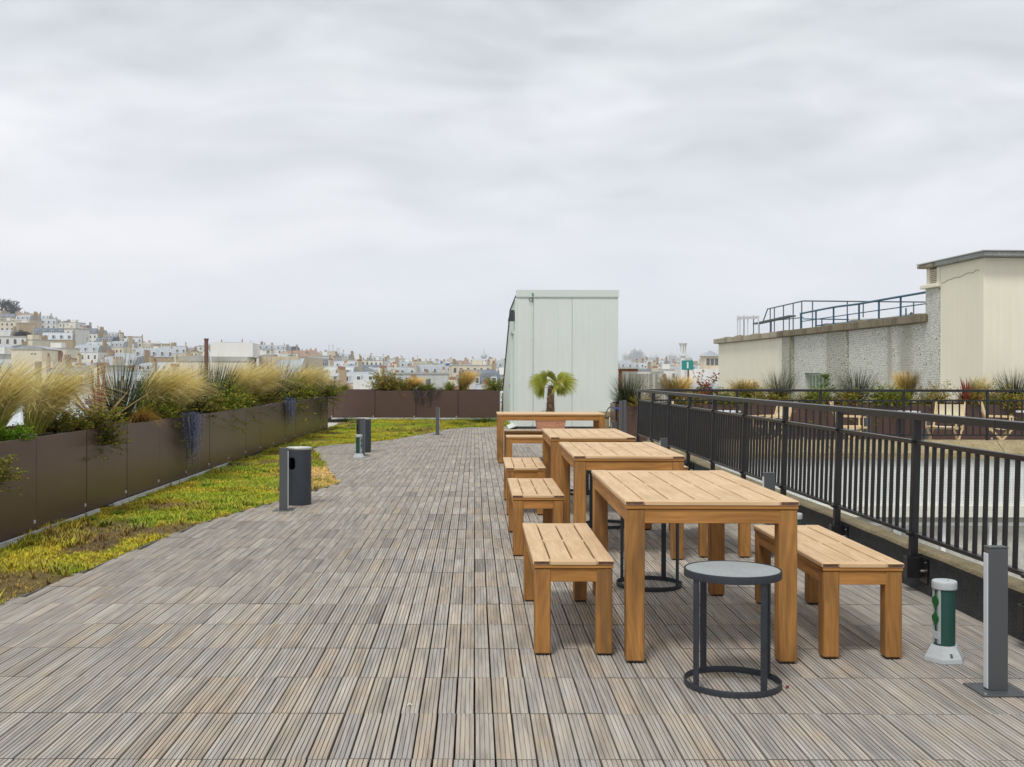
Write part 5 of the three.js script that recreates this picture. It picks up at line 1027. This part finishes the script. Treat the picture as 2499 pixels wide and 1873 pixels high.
plant('bronze_shrub', GEO.shrubFar[1], 'bushy shrub hanging over the rim below the rightmost rush', 10.45, RY - 0.1, RZ + 0.3, 1.6, 0.95, 0.9, 'shrub');
plant('green_rush', GEO.rush[2], 'dark rush at the right picture edge', 10.7, RY, RZ - 0.05, 0.4, 1.1, 1.14);

for (const [x, v, l] of [[4.2, 1, 'low olive shrub under the golden grass left of the red-leaved shrub'], [5.0, 0, 'low green shrub right of the red-leaved shrub'], [5.5, 2, 'thin shrub hanging over the rim below the cream end wall'], [7.25, 1, 'low shrub between young conifer and large rush'], [8.3, 0, 'low green shrub at the foot of the tall golden grass'], [8.85, 2, 'loose shrub right of the tall golden grass'], [9.75, 1, 'low shrub right of the red cordyline'], [6.7, 0, 'low green shrub left of the young conifer']]) plant('bronze_shrub', GEO.shrubFar[v], l, x, RY - 0.05, RZ + 0.22, x * 2, 0.85, 0.92, 'shrub');
// --- potted palm before the stair housing
{
  const p = thing('palm_pot', 'square terracotta pot holding the small palm', 'pot', [1.713, 0, -24.6]);
  const s = (r, y) => [r, y]; const g = new THREE.CylinderGeometry(0.365 * 1.32, 0.30 * 1.32, 0.36, 4, 1); g.rotateY(Math.PI / 4); part('body', g.toNonIndexed(), M.terracotta, p, [0, 0.18, 0]).geometry.computeVertexNormals();
  part('rim', at(cbox(0.76, 0.075, 0.76, 0.012), 0, 0.385, 0), M.terracotta, p); part('soil', at(cbox(0.66, 0.02, 0.66, 0.004), 0, 0.425, 0), M.soil, p);
  const t = thing('fan_palm', 'small fan palm with shaggy brown trunk in a terracotta pot', 'palm', [1.713, 0.43, -24.6]);
  const tr = new THREE.CylinderGeometry(0.058, 0.09, 0.62, 20, 24); { const q = tr.attributes.position; for (let i = 0; i < q.count; i++) { const y = q.getY(i), a = Math.atan2(q.getX(i), q.getZ(i)), k = 1 + 0.14 * Math.sin(y * 75 + Math.sin(a * 5) * 2) + 0.1 * (hash(i, 5) - 0.5); q.setX(i, q.getX(i) * k + 0.03 * (y + 0.31)); q.setZ(i, q.getZ(i) * k); } tr.computeVertexNormals(); }
  part('trunk', tr, std({ map: speck(256, [0.09, 0.055, 0.035], [0.30, 0.2, 0.13], 30, 0.4), roughness: 1 }), t, [0, 0.31, 0]);
  const fib = new Leafer(); for (let i = 0; i < 420; i++) { const a = rnd() * 6.283, y = rnd() * 0.62, r = lerp(0.088, 0.06, y / 0.62), x = 0.03 * y + Math.cos(a) * r, z = Math.sin(a) * r, L = rr(0.03, 0.08); fib.ribbon([[x, y, z], [x + Math.cos(a) * 0.02, y + L * 0.6, z + Math.sin(a) * 0.02], [x + Math.cos(a) * 0.045, y + L, z + Math.sin(a) * 0.045]], [0.006, 0.004, 0.0005], [-Math.sin(a), 0, Math.cos(a)], Array(3).fill(vary([0.20, 0.125, 0.075], 0.6))); } part('fibre', fib.geo(), leafMat, t);
  const fans = [[2.9, 0.42, 0.5], [2.4, 0.75, 0.46], [0.15, 0.45, 0.52], [0.7, 0.7, 0.44], [1.57, 0.95, 0.42], [-0.4, -0.1, 0.34], [3.5, -0.15, 0.34], [-1.2, 0.35, 0.32], [4.0, 0.3, 0.36], [5.4, -0.05, 0.3], [1.2, 0.1, 0.3]];
  for (const [az, el, R] of fans) {
    const f = new Leafer(), D = new THREE.Vector3(Math.cos(az) * Math.cos(el), Math.sin(el), Math.sin(az) * Math.cos(el)), c0 = [0.03, 0.62, 0], hub = [c0[0] + D.x * R * 0.5, c0[1] + D.y * R * 0.5, D.z * R * 0.5];
    const S = new THREE.Vector3().crossVectors(D, new THREE.Vector3(0, 1, 0)).normalize(); S.applyAxisAngle(D, (az < 1.57 || az > 4.7 ? 1 : -1) * rr(0.75, 1.25));   // the blade is rolled on its stalk
    const Nn = new THREE.Vector3().crossVectors(D, S);
    f.ribbon([c0, hub], [0.008, 0.006], [S.x, S.y, S.z], [[0.22, 0.22, 0.06], [0.18, 0.22, 0.04]]);
    for (let i = 0; i < 40; i++) {
      const w = lerp(-1.45, 1.45, i / 39) + rr(-0.02, 0.02), cs = Math.cos(w), sn = Math.sin(w), L = R * 0.8 * rr(0.86, 1.06) * (0.78 + 0.22 * cs), d = [D.x * cs + S.x * sn, D.y * cs + S.y * sn, D.z * cs + S.z * sn], p = [-D.x * sn + S.x * cs, -D.y * sn + S.y * cs, -D.z * sn + S.z * cs], fold = i % 2 ? 0.25 : -0.25;
      const col = vary(rnd() < 0.1 ? [0.50, 0.42, 0.12] : [0.31, 0.33, 0.05], 0.45), pts = [0, 0.45, 0.8, 1].map((t) => [hub[0] + d[0] * L * t, hub[1] + d[1] * L * t - 0.3 * L * t * t * t, hub[2] + d[2] * L * t]);
      f.ribbon(pts, [0.004, 0.0105, 0.007, 0.0005], [p[0] + Nn.x * fold, p[1] + Nn.y * fold, p[2] + Nn.z * fold], [col, col, col, vary(col, 0.3)]);
    }
    part('frond', f.geo(), leafMat, t);
  }
  plant('potted_grass', rush(120, 0.12, 0.14, [0.06, 0.13, 0.02], 0.002), 'tuft of grass at the foot of the palm trunk', 1.62, 0.43, -24.4);
}
// ---------------------------------------------------------------- the city beyond: rising ground, a hill on the left
function groundY(x, d) {
  const u = x / Math.max(d, 60) * 1000;                       // bearing
  const far = -8 + 13 * smooth(-30, -230, u) + 27 * smooth(-265, -425, u) + (fbm(u * 0.012 + 5, d * 0.003, 3) - 0.5) * 7;
  return lerp(-21, far, smooth(120, 1000, d)) - 30 * smooth(1200, 2600, d);
}
{
  const P = [], I = [], nx = 90, nd = 70;
  for (let j = 0; j <= nd; j++) { const d = 34 + 4300 * Math.pow(j / nd, 2.3); for (let i = 0; i <= nx; i++) { const x = lerp(-1.6, 1.6, i / nx) * (d + 60); P.push(x, groundY(x, d) - (d < 60 ? 2 : 0), -d); } }
  for (let j = 0; j < nd; j++) for (let i = 0; i < nx; i++) { const a = j * (nx + 1) + i, b = a + 1, c = a + nx + 1, e = c + 1; I.push(a, b, e, a, e, c); }
  const g = new THREE.BufferGeometry(); g.setAttribute('position', new THREE.Float32BufferAttribute(P, 3)); g.setIndex(I); g.computeVertexNormals();
  struct('city_ground', metricUV(g, 0.05), std({ map: speck(256, [0.16, 0.155, 0.14], [0.28, 0.27, 0.25], 20, 0.4), roughness: 1 }));
}
const CW = { cream: [0.72, 0.66, 0.52], white: [0.77, 0.76, 0.72], stone: [0.60, 0.52, 0.39], grey: [0.55, 0.56, 0.55], tan: [0.46, 0.36, 0.24], brick: [0.36, 0.16, 0.10] };
const CWALL = {}; for (const k in CW) { const c = CW[k]; CWALL[k] = std({ map: tex(128, 128, (u, v) => { const n = fbm(u * 4, v * 3, 4, 4, 3), s = noise(u * 24, v * 3, 24, 3), q = 0.84 + n * 0.24 + (s - 0.5) * 0.12; return [c[0] * q, c[1] * q, c[2] * q]; }, [0.12, 0.12]), roughness: 0.9 }); }
const CROOF = { zinc: std({ map: tex(128, 128, (u, v) => { const s = noise(u * 32, 0.5, 32, 0), n = fbm(u * 4, v * 4, 3, 4, 4), q = 0.8 + 0.25 * s + 0.2 * (n - 0.5); return [0.41 * q, 0.44 * q, 0.47 * q]; }, [0.2, 0.2]), roughness: 0.5, metalness: 0.2 }), slate: std({ map: tex(128, 128, (u, v) => { const n = fbm(u * 8, v * 8, 3, 8, 8), q = 0.7 + 0.6 * n; return [0.125 * q, 0.15 * q, 0.185 * q]; }, [0.2, 0.2]), roughness: 0.55 }), tile: std({ map: tex(128, 128, (u, v) => { const n = fbm(u * 8, v * 8, 3, 8, 8), q = 0.65 + 0.7 * n; return [0.30 * q, 0.20 * q, 0.145 * q]; }, [0.2, 0.2]), roughness: 0.85 }), flat: std({ map: tex(128, 128, (u, v) => { const n = fbm(u * 5, v * 5, 4, 5, 5), q = 0.75 + 0.5 * n; return [0.43 * q, 0.42 * q, 0.38 * q]; }, [0.1, 0.1]), roughness: 0.9 }) };
const winDark = std({ color: Cl(0.10, 0.115, 0.13), roughness: 0.2 }), potMat = std({ color: Cl(0.34, 0.19, 0.12), roughness: 0.85 }), winPale = std({ color: Cl(0.74, 0.74, 0.71), roughness: 0.6 });
const bx = (sx, sy, sz, x, y, z) => at(new THREE.BoxGeometry(sx, sy, sz), x, y, z);
const ROOFW = { zinc: 'grey zinc roof', slate: 'dark slate roof', tile: 'brown tiled roof', flat: 'flat roof' };
const WALLW = { cream: 'cream', white: 'white', stone: 'stone coloured', grey: 'pale grey', tan: 'tan', brick: 'red brick' };
function house(x, d, w, dep, h, wall, roof, turn, label, group, detail = 1, name = 'town_house') {
  const y0 = groundY(x, d) - 1.5; const t = thing(name, label, 'building', [x, y0, -d], turn, group); h += 1.5;
  part('wall', metricUV(bx(w, h, dep, 0, h / 2, 0)), CWALL[wall], t);
  const rh = roof === 'flat' ? 0 : roof === 'tile' ? rr(1.6, 2.6) : rr(2.6, 3.8); let dorm = [], glassL = [];
  if (roof === 'flat') { part('roof', metricUV(merge([bx(w + 0.3, 0.35, 0.3, 0, h + 0.17, dep / 2), bx(w + 0.3, 0.35, 0.3, 0, h + 0.17, -dep / 2), bx(0.3, 0.35, dep - 0.3, w / 2, h + 0.17, 0), bx(0.3, 0.35, dep - 0.3, -w / 2, h + 0.17, 0), bx(w * 0.99, 0.1, dep * 0.99, 0, h + 0.06, 0)])), CROOF.flat, t); if (rnd() < 0.7) part('lift_housing', metricUV(bx(w * rr(0.15, 0.3), rr(1.6, 2.8), dep * 0.3, w * rr(-0.25, 0.25), h + 1.1, dep * rr(-0.2, 0.2))), CWALL[rnd() < 0.5 ? 'white' : wall], t); } else {
    const in1 = roof === 'tile' ? 0.02 : 0.86, s = new THREE.Shape(); // section across the depth
    const hd = dep / 2 + 0.15, k = roof === 'tile' ? 0.03 : 0.72; s.moveTo(-hd, 0); s.lineTo(hd, 0); if (roof !== 'tile') s.lineTo(hd * k, rh * 0.82); s.lineTo(0, rh); if (roof !== 'tile') s.lineTo(-hd * k, rh * 0.82); s.closePath();
    const g = new THREE.ExtrudeGeometry(s, { depth: w - 0.5, bevelEnabled: false }); g.rotateY(Math.PI / 2); g.translate(-(w - 0.5) / 2, h, 0); part('roof', metricUV(g), CROOF[roof], t);
    if (roof !== 'tile' && detail) { const n = Math.max(2, Math.floor(w / 3)); for (let i = 0; i < n; i++) { const q = -w / 2 + (i + 0.5) * w / n; dorm.push(bx(1.15, 1.5, 1.5, q, h + rh * 0.4, dep / 2 - 0.75)); glassL.push(bx(0.75, 1.05, 0.05, q, h + rh * 0.4, dep / 2 + 0.03)); } part('dormers', merge(dorm), winPale, t).userData.kind = 'stuff'; }
  }
  if (detail) {
    const n = Math.max(2, Math.floor(w / 2.6)), fl = Math.min(5, Math.floor(h / 3.1));
    if (wall !== 'tan') for (let f = 0; f < fl; f++) for (let i = 0; i < n; i++) { if (hash(i * 3 + f, Math.floor(x)) < 0.12) continue; const q = -w / 2 + (i + 0.5) * w / n; glassL.push(bx(0.75 + 0.4 * hash(i + 9, f + Math.floor(d)), 1.3 + 0.6 * hash(f, Math.floor(d)), 0.05, q, h - 1.9 - f * 3.1, dep / 2 + 0.03)); }
    for (const s of [-1, 1]) if (rnd() < 0.4) for (let f = 0; f < Math.min(fl, 3); f++) glassL.push(bx(0.05, 1.4, 0.9, s * (w / 2 + 0.03), h - 1.9 - f * 3.1, dep * rr(-0.1, 0.1)));
    if (glassL.length) part('windows', merge(glassL), winDark, t).userData.kind = 'stuff';
  }
  // gable-end chimney walls with rows of clay pots
  if (roof !== 'flat' || rnd() < 0.5) for (const s of rnd() < 0.6 ? [-1, 1] : [1]) {
    const cw = rr(2, 4.2), ch = rh + rr(0.7, 1.9), z = dep * rr(-0.2, 0.15); const c = part('chimney', metricUV(bx(0.5, ch, cw, s * (w / 2 - 0.24), h + ch / 2, z)), CWALL[rnd() < 0.5 ? 'tan' : rnd() < 0.5 ? 'stone' : 'cream'], t);
    const n = Math.floor(cw / 0.55), pots = []; for (let i = 0; i < n; i++) pots.push(at(new THREE.CylinderGeometry(0.13, 0.16, 0.6, 5), s * (w / 2 - 0.24), h + ch + 0.28, z - cw / 2 + (i + 0.5) * cw / n)); part('chimney_pots', merge(pots), potMat, c).userData.kind = 'stuff';
  }
  return t;
}
{
  seedTo(404);
  // rows of houses, each row further off; heights keep to the Parisian roof line
  const rows = [[105, 9], [140, 9], [185, 8.5], [240, 9.5], [300, 10.5], [375, 12.5], [460, 13], [560, 11.5], [670, 11.5], [800, 12], [930, 12.5], [1060, 12.5]];
  const pickW = () => { const t = rnd(); return t < 0.36 ? 'cream' : t < 0.62 ? 'white' : t < 0.78 ? 'stone' : t < 0.9 ? 'grey' : 'tan'; };
  const pickR = () => { const t = rnd(); return t < 0.36 ? 'zinc' : t < 0.56 ? 'slate' : t < 0.66 ? 'tile' : 'flat'; };
  const marks = [[-20, 'at the left picture edge'], [45, 'left of the brick hall'], [100, 'above the brick hall'], [150, 'left of the brown apartments'], [205, 'by the brown apartments'], [260, 'left of the tallest rush'], [310, 'behind the tallest rush'], [370, 'right of the tallest rush'], [430, 'left of the brown flue'], [490, 'by the brown flue'], [560, 'above the near cream block'], [630, 'above the tan wall'], [700, 'right of the tan wall'], [760, 'left of the church'], [815, 'by the church'], [870, 'right of the church'], [930, 'above the wide far bush'], [990, 'above the low far grass'], [1045, 'above the hanging far rosemary'], [1095, 'by the blue tarpaulins'], [1140, 'above the upright far grass'], [1185, 'below the lookout tower'], [1215, 'against the stair housing'], [1540, 'below the tallest hazy towers'], [1600, 'below the low hazy blocks'], [1650, 'by the white lantern chimney'], [1700, 'left of the white villa'], [1745, 'against the cream end wall']];
  const where = (px) => marks.reduce((m, q) => Math.abs(q[0] - px) < Math.abs(m[0] - px) ? q : m)[1];
  const ord = ['nearest', 'second', 'third', 'fourth', 'fifth', 'sixth', 'seventh', 'eighth', 'ninth', 'tenth', 'eleventh', 'farthest'];
  for (const [d0, w0] of rows) for (const [a, b] of [[-30, 1235], [1500, 1765]]) {
    if (a > 1000 && d0 < 170) continue;
    let px = a; while (px < b) {
      const d = d0 * rr(0.93, 1.07), w = w0 * rr(0.7, 1.35), pw = w / d * 2643; const x = (px + pw / 2 - 1159) / 2643 * d;
      if (!(d0 < 150 && px > 330 && px < 700)) {
        const wl = pickW(), rf = pickR(), lim = d0 < 150 ? 17.0 : d0 < 300 ? 19.0 : 18.2; const h = lim + (rnd() - 0.5) * (d0 < 300 ? 3.4 : 4.6) + (rf === 'flat' ? 1.6 : -0.6);
        const key = `${WALLW[wl]} house with ${ROOFW[rf]}, ${ord[rows.findIndex((q) => q[0] === d0)]} row, ${where(px + pw / 2)}`;
        house(x, d, w * 0.96, 10.5 + rr(0, 3), h, wl, rf, rr(-0.55, 0.55), key, 'town houses beyond the terrace', 1);
      }
      px += pw * (d0 > 250 ? rr(0.86, 1.16) : rr(0.98, 1.3));
    }
  }
}
// --- single landmarks
const bearing = (px, d) => (px - 1159) / 2643 * d, level = (py, d) => EYE - (py - 916) / 2643 * d;
{ // cream block with gable and window right of the brown chimney
  const d = 62, b = thing('cream_block', 'near cream block with one white window, right of the tall brown chimney', 'building', [bearing(535, d), -20, -d], 0.12);
  const top = 20 + 2.05; part('wall', metricUV(bx(3.6, top, 6, 0, top / 2, 0)), CWALL.cream, b); part('parapet', metricUV(bx(3.7, 0.25, 6.1, 0, top + 0.125, 0)), CROOF.flat, b);
  part('upper_block', metricUV(bx(2.3, 0.8, 5, 0.9, top + 0.65, -0.4)), CWALL.white, b);
  const w = part('window', bx(0.5, 0.75, 0.06, 1.15, top - 1.1, 3.03), winPale, b); part('pane', bx(0.36, 0.6, 0.03, 1.15, top - 1.1, 3.075), winDark, w);
  const c = thing('tan_block', 'tan rendered side wall with pipes next to the near cream block', 'building', [bearing(640, 66), -20, -66], -0.1);
  part('wall', metricUV(bx(3.4, 21.7, 7, -0.4, 10.85, 0)), CWALL.tan, c); part('gable_wall', metricUV(bx(2.4, 22.4, 6, 1.6, 11.2, -1)), CWALL.stone, c);
  for (const x of [-1.7, -1.45, 0.7]) part('pipe', rod([x, 12, 3.6], [x, 22, 3.6], 0.05, 6), M.wire, c);
  part('roof_light', metricUV(at(new THREE.BoxGeometry(1.6, 0.1, 2), 2.3, 21.6, 2.6, 0, 0.7)), CROOF.zinc, c); part('window', bx(0.4, 0.7, 0.06, -0.6, 20.4, 3.53), winDark, c);
  const s = thing('white_block', 'white rendered house with grey roof just left of the brown chimney', 'building', [bearing(455, 70), -20, -70], 0.2);
  part('wall', metricUV(bx(3.8, 20.6, 6, 0, 10.3, 0)), CWALL.white, s); part('roof', metricUV(bx(3.9, 0.3, 6.1, 0, 20.75, 0)), CROOF.zinc, s); part('window', bx(0.55, 0.9, 0.06, 0.7, 19.4, 3.03), winDark, s); part('annex', metricUV(bx(2.2, 19.2, 5, -2.9, 9.6, 0.4)), CWALL.grey, s);
  const k = thing('chimney_flue', 'tall slim brown chimney flue rising above the left planter', 'chimney', [bearing(503, 48), -16, -48]);
  part('shaft', metricUV(bx(0.14, 18.85, 0.16, 0, 9.42, 0)), std({ color: Cl(0.15, 0.075, 0.055), roughness: 0.8 }), k); part('cap', bx(0.17, 0.07, 0.19, 0, 18.88, 0), std({ color: Cl(0.12, 0.06, 0.045), roughness: 0.8 }), k); part('pale_pipe', tube([[0.2, 10, 0], [0.2, 18.1, 0], [0.17, 18.3, 0], [0.1, 18.38, 0]], 0.03), winPale, k);
}
{ // red brick hall with curved grey roof, and the pale block below it
  const d = 330, b = thing('brick_hall', 'red brick hall with curved grey roof below the hill', 'building', [bearing(88, d), level(857, d) - 24, -d], 0.1);
  part('wall', metricUV(bx(11.5, 24, 14, 0, 12, 0)), CWALL.brick, b); part('door_bay', bx(3.0, 1.9, 0.2, 0.9, 22.9, 7.06), std({ color: Cl(0.07, 0.08, 0.12), roughness: 0.5 }), b);
  const s = new THREE.Shape(); s.moveTo(-6.2, 0); s.quadraticCurveTo(-2, 1.2, 0, 1.35); s.quadraticCurveTo(3, 1.2, 6.2, 0); s.closePath(); part('roof', metricUV(at(new THREE.ExtrudeGeometry(s, { depth: 14, bevelEnabled: false, curveSegments: 10 }), 0, 24, -7)), CROOF.zinc, b);
  part('wing', metricUV(bx(5, 23, 12, -8.2, 11.5, 0)), CWALL.brick, b);
  const p = thing('pale_block', 'long pale flat-roofed block in front of the brick hall', 'building', [bearing(85, 210), level(857, 210) - 22.5, -210], 0.08);
  part('wall', metricUV(bx(5.6, 22.5, 10, 0, 11.2, 0)), CWALL.cream, p); part('roof', metricUV(bx(5.8, 0.25, 10.2, 0, 22.6, 0)), CROOF.flat, p); for (const x of [1.0, 1.6]) part('window', bx(0.35, 0.2, 0.05, x, 21.7, 5.03), winDark, p); part('low_wing', metricUV(bx(3.4, 20.3, 8, 3.2, 10.1, 1)), CWALL.cream, p);
}
{ // brown stepped apartment house on the hill
  const d = 900, b = thing('brown_apartments', 'brown brick apartment house standing tallest on the hill', 'building', [bearing(192, d), level(792, d) - 40, -d], 0.3);
  part('wall', metricUV(bx(9, 40, 10, -3, 20, 0)), CWALL.tan, b); part('wall', metricUV(bx(6, 38, 10, 5.5, 19, 0)), CWALL.tan, b); part('roof', metricUV(bx(9.4, 1.5, 10.4, -12, 36.5, 0)), CROOF.slate, b); part('wing', metricUV(bx(9, 36, 10, -12, 18, 0)), CWALL.stone, b);
  const w = []; for (let f = 0; f < 4; f++) for (let i = 0; i < 6; i++) w.push(bx(1.1, 1.8, 0.1, -14.5 + i * 3.6, 33 - f * 3.2, 5.06)); part('windows', merge(w), winDark, b).userData.kind = 'stuff';
}
{ // concrete wall with rust frame behind the rear planter
  const w = thing('concrete_wall', 'stained concrete wall behind the leaning rush at the left of the rear planter', 'wall', [bearing(1562, 42), 0, -42]);
  const cm = std({ map: tex(512, 256, (u, v) => { const n = fbm(u * 8, v * 3, 4), s = fbm(u * 30, v * 2, 3); const st = smooth(0.5, 0.75, s * 0.7 + v * 0.35); const k = 0.8 + n * 0.35; return mix3([0.56 * k, 0.54 * k, 0.48 * k], [0.19, 0.18, 0.155], st * 0.75); }), roughness: 0.95 });
  const g = bx(1.7, 6, 0.4, -0.1, -1.62, 0); part('wall', g, cm, w); const g2 = bx(0.9, 5.6, 0.5, 1.1, -1.75, 0.2); part('stub_wall', g2, cm, w);
  const r = thing('rusty_frame', 'rusty steel frame beside the right edge of the stair housing', 'frame', [bearing(1516, 40), 0, -40]); const rust = std({ map: speck(256, [0.13, 0.05, 0.025], [0.30, 0.12, 0.06], 30, 0.4), roughness: 1 });
  part('post', bx(0.1, 4, 0.1, -0.03, -0.55, 0), rust, r); part('beam', bx(0.9, 0.1, 0.2, 0.16, 1.50, 0), rust, r); part('cap', bx(0.95, 0.05, 0.3, 0.15, 1.575, 0), CROOF.flat, r);
  const l = thing('white_lantern_chimney', 'slim white chimney with lantern top above the rear planter', 'chimney', [bearing(1667, 85), level(935, 85) - 3, -85]);
  part('shaft', at(new THREE.CylinderGeometry(0.19, 0.3, 5.2, 10), 0, 2.6, 0), winPale, l); part('collar', at(new THREE.CylinderGeometry(0.3, 0.3, 0.12, 10), 0, 5.2, 0), winPale, l);
  for (let i = 0; i < 5; i++) { const a = i / 5 * 6.283; part('lantern_post', rod([Math.cos(a) * 0.21, 5.25, Math.sin(a) * 0.21], [Math.cos(a) * 0.21, 6.0, Math.sin(a) * 0.21], 0.05, 6), winPale, l); } part('lantern_cap', at(new THREE.CylinderGeometry(0.34, 0.28, 0.16, 12), 0, 6.06, 0), winPale, l); part('stay_wire', rod([0.2, 4.9, 0], [2.4, 1.0, 0], 0.025, 5), M.wire, l);
  const sg = thing('teal_sign', 'small teal sign on a rusty pole above the rear planter', 'sign', [bearing(1680, 70), level(940, 70), -70]); part('pole', rod([0, -1, 0], [0, 1.1, 0], 0.06, 6), rust, sg); part('sign_board', bx(0.75, 0.62, 0.1, -0.05, 1.3, 0), std({ color: Cl(0.02, 0.25, 0.22), roughness: 0.5 }), sg); part('sign_stripe', bx(0.1, 0.4, 0.02, -0.05, 1.3, 0.065), winPale, sg);
  const h = thing('white_villa', 'white house with small turret above the red-leaved shrub', 'building', [bearing(1725, 200), level(900, 200) - 18, -200], 0.1); part('wall', metricUV(bx(9.5, 18, 9, 0, 9, 0)), CWALL.white, h); part('turret', metricUV(bx(2.8, 2.4, 2.8, 0.6, 19.2, 0)), CWALL.stone, h); part('turret_roof', at(new THREE.ConeGeometry(2.5, 1.1, 4), 0.6, 20.9, 0, Math.PI / 4), CROOF.zinc, h); const w2 = []; for (let i = 0; i < 3; i++) w2.push(bx(0.6, 1.2, 0.06, -0.2 + i * 0.8, 19.3, 1.43)); part('windows', merge(w2), winDark, h).userData.kind = 'stuff';
}
{ // broadcasting tower and hazy towers, kilometres away
  const d = 3300, t = thing('lookout_tower', 'hazy round lookout tower on a slim shaft, left of the stair housing', 'tower', [bearing(1181, d), level(905, d), -d]); const u = d / 2643;
  part('shaft', at(new THREE.CylinderGeometry(2.6 * u, 3.4 * u, 34 * u, 16), 0, 17 * u, 0), CWALL.white, t);
  part('pod', new THREE.LatheGeometry([[2.6, 24], [4, 29], [8, 33], [8.2, 35], [7.4, 36], [7.8, 38], [6, 40], [3, 41.5], [0, 42]].map(([r, y]) => new THREE.Vector2(r * u, y * u)), 24), CWALL.grey, t); part('mast', at(new THREE.CylinderGeometry(0.3 * u, 1 * u, 14 * u, 8), 0, 48 * u, 0), CWALL.grey, t);
  const tower = (px, w, py, label, dd = 3500, m = 'grey') => { const y0 = level(912, dd), h = level(py, dd) - y0, q = thing('tower_block', label, 'building', [bearing(px, dd), y0, -dd], 0.3, 'hazy tower blocks on the horizon'), W = w * dd / 2643; part('wall', metricUV(bx(W * 0.86, h, W * 0.6, 0, h / 2, 0), 0.3), CWALL[m], q); const s = []; const n = Math.max(2, Math.round(w / 4)); for (let i = 0; i < n; i++) s.push(bx(W * 0.86 / n * 0.4, h * 0.92, 0.6, -W * 0.43 + (i + 0.5) * W * 0.86 / n, h * 0.48, W * 0.3 + 0.4)); part('window_strips', merge(s), std({ color: Cl(0.25, 0.28, 0.32), roughness: 0.4 }), q).userData.kind = 'stuff'; part('roof_plant', bx(W * 0.3, 6, W * 0.25, 0, h + 3, 0), CWALL[m], q); };
  const R = [[1527, 17, 865, 'hazy tower block nearest the stair housing'], [1541, 10, 862, 'slim hazy tower left of the tallest pair'], [1549, 15, 855, 'tallest hazy tower of the right-hand group'], [1562, 13, 857, 'hazy tower right beside the tallest one'], [1572, 9, 866, 'slim pale hazy tower right of the tallest pair'], [1590, 16, 871, 'low hazy block in the middle of the group'], [1602, 12, 868, 'hazy block before the gap in the group'], [1617, 14, 875, 'low hazy slab left of the striped block'], [1638, 24, 866, 'broad striped hazy block left of the white chimney'], [1659, 16, 872, 'hazy block behind the white chimney'], [1680, 18, 871, 'hazy block right of the white chimney'], [1712, 14, 876, 'low hazy block above the red-leaved shrub'], [1737, 17, 871, 'hazy block on the rise at the right'], [1150, 9, 882, 'low hazy block left of the lookout tower'], [1163, 9, 881, 'second low hazy block left of the lookout tower'], [1195, 11, 881, 'low hazy block right of the lookout tower'], [612, 14, 841, 'pale hazy tower behind the tan wall on the left']];
  for (const [px, w, py, l] of R) tower(px, w, py, l, px < 700 ? 1900 : 3500, px % 3 ? 'grey' : 'white');
}
for (const [px, py, w, d, l] of [[1079, 885, 8, 520, 'small blue tarpaulin on a far roof, left of the larger one'], [1092, 890, 17, 520, 'larger blue tarpaulin on a far white roof'], [824, 878, 14, 600, 'blue tarpaulin below the church scaffolding on the far roofs']]) { const q = thing('blue_tarpaulin', l, 'tarpaulin', [bearing(px, d), level(py, d), -d]); part('sheet', bx(w * d / 2643, 6 * d / 2643, 0.4, 0, 0, 0), std({ color: Cl(0.03, 0.13, 0.42), roughness: 0.6 }), q); part('scaffold_post', rod([-w * d / 5600, -14, -0.5], [-w * d / 5600, 1.2, -0.5], 0.15, 5), M.wire, q); }
{ // church with scaffolded spires
  const d = 640, t = thing('scaffolded_church', 'church tower with thin scaffold masts on the far skyline', 'church', [bearing(809, d), level(862, d) - 22, -d]); part('tower', metricUV(bx(4.4, 24, 5, 0, 11, 0)), CWALL.stone, t); for (const x of [-1.6, 0.8, 3.2, 4.4]) part('mast', rod([x, 20, 0], [x, 27 + (x > 2 ? -2 : 0), 0], 0.2, 5), M.wire, t); part('nave', metricUV(bx(8, 19, 8, 6, 9, -1)), CWALL.grey, t);
}
// bare winter trees on the hill top
const barkMat = std({ color: Cl(0.06, 0.058, 0.065), roughness: 1 });
function bareTree(label, px, d, H, spread, baseY) {
  const t = thing('bare_tree', label, 'tree', [bearing(px, d), baseY, -d], 0, 'bare trees on the hill'); const tw = [], tr = [];
  const grow = (p, dir, L, r, lev) => { const e = [p[0] + dir[0] * L, p[1] + dir[1] * L, p[2] + dir[2] * L]; (lev < 2 ? tr : tw).push(rod(p, e, r * (lev > 3 ? 2.2 : 1), lev < 2 ? 6 : 3, r * 0.65)); if (lev >= 6) return; const n = lev < 1 ? 5 : lev < 3 ? 4 : 3; for (let i = 0; i < n; i++) { const a = rnd() * 6.283, s = spread * rr(0.5, 1.1); let q = [dir[0] + Math.cos(a) * s, dir[1] + 0.12, dir[2] + Math.sin(a) * s]; const m = Math.hypot(...q); q = q.map((v) => v / m); grow(e, q, L * rr(0.6, 0.82), r * 0.6, lev + 1); } };
  grow([0, 0, 0], [0, 1, 0], H * 0.24, H * 0.028, 0); part('trunk', merge(tr), barkMat, t); part('crown', merge(tw), barkMat, t);
}
seedTo(77);
bareTree('largest bare tree on the hill at the left picture edge', 10, 980, 46, 0.7, 34);
bareTree('bare tree right of the largest one on the hill', 34, 960, 34, 0.75, 34);
bareTree('low bare tree on the hill, third from the left edge', 62, 960, 24, 0.8, 33);
bareTree('low bare tree on the hill, fourth from the left edge', 84, 950, 23, 0.8, 33);
bareTree('small pale bare tree left of the brown apartment house', 137, 930, 18, 0.7, 30);
bareTree('bare tree halfway up the hill above the brick hall', 60, 480, 13, 0.85, 11);
renderer.render(scene, camera);
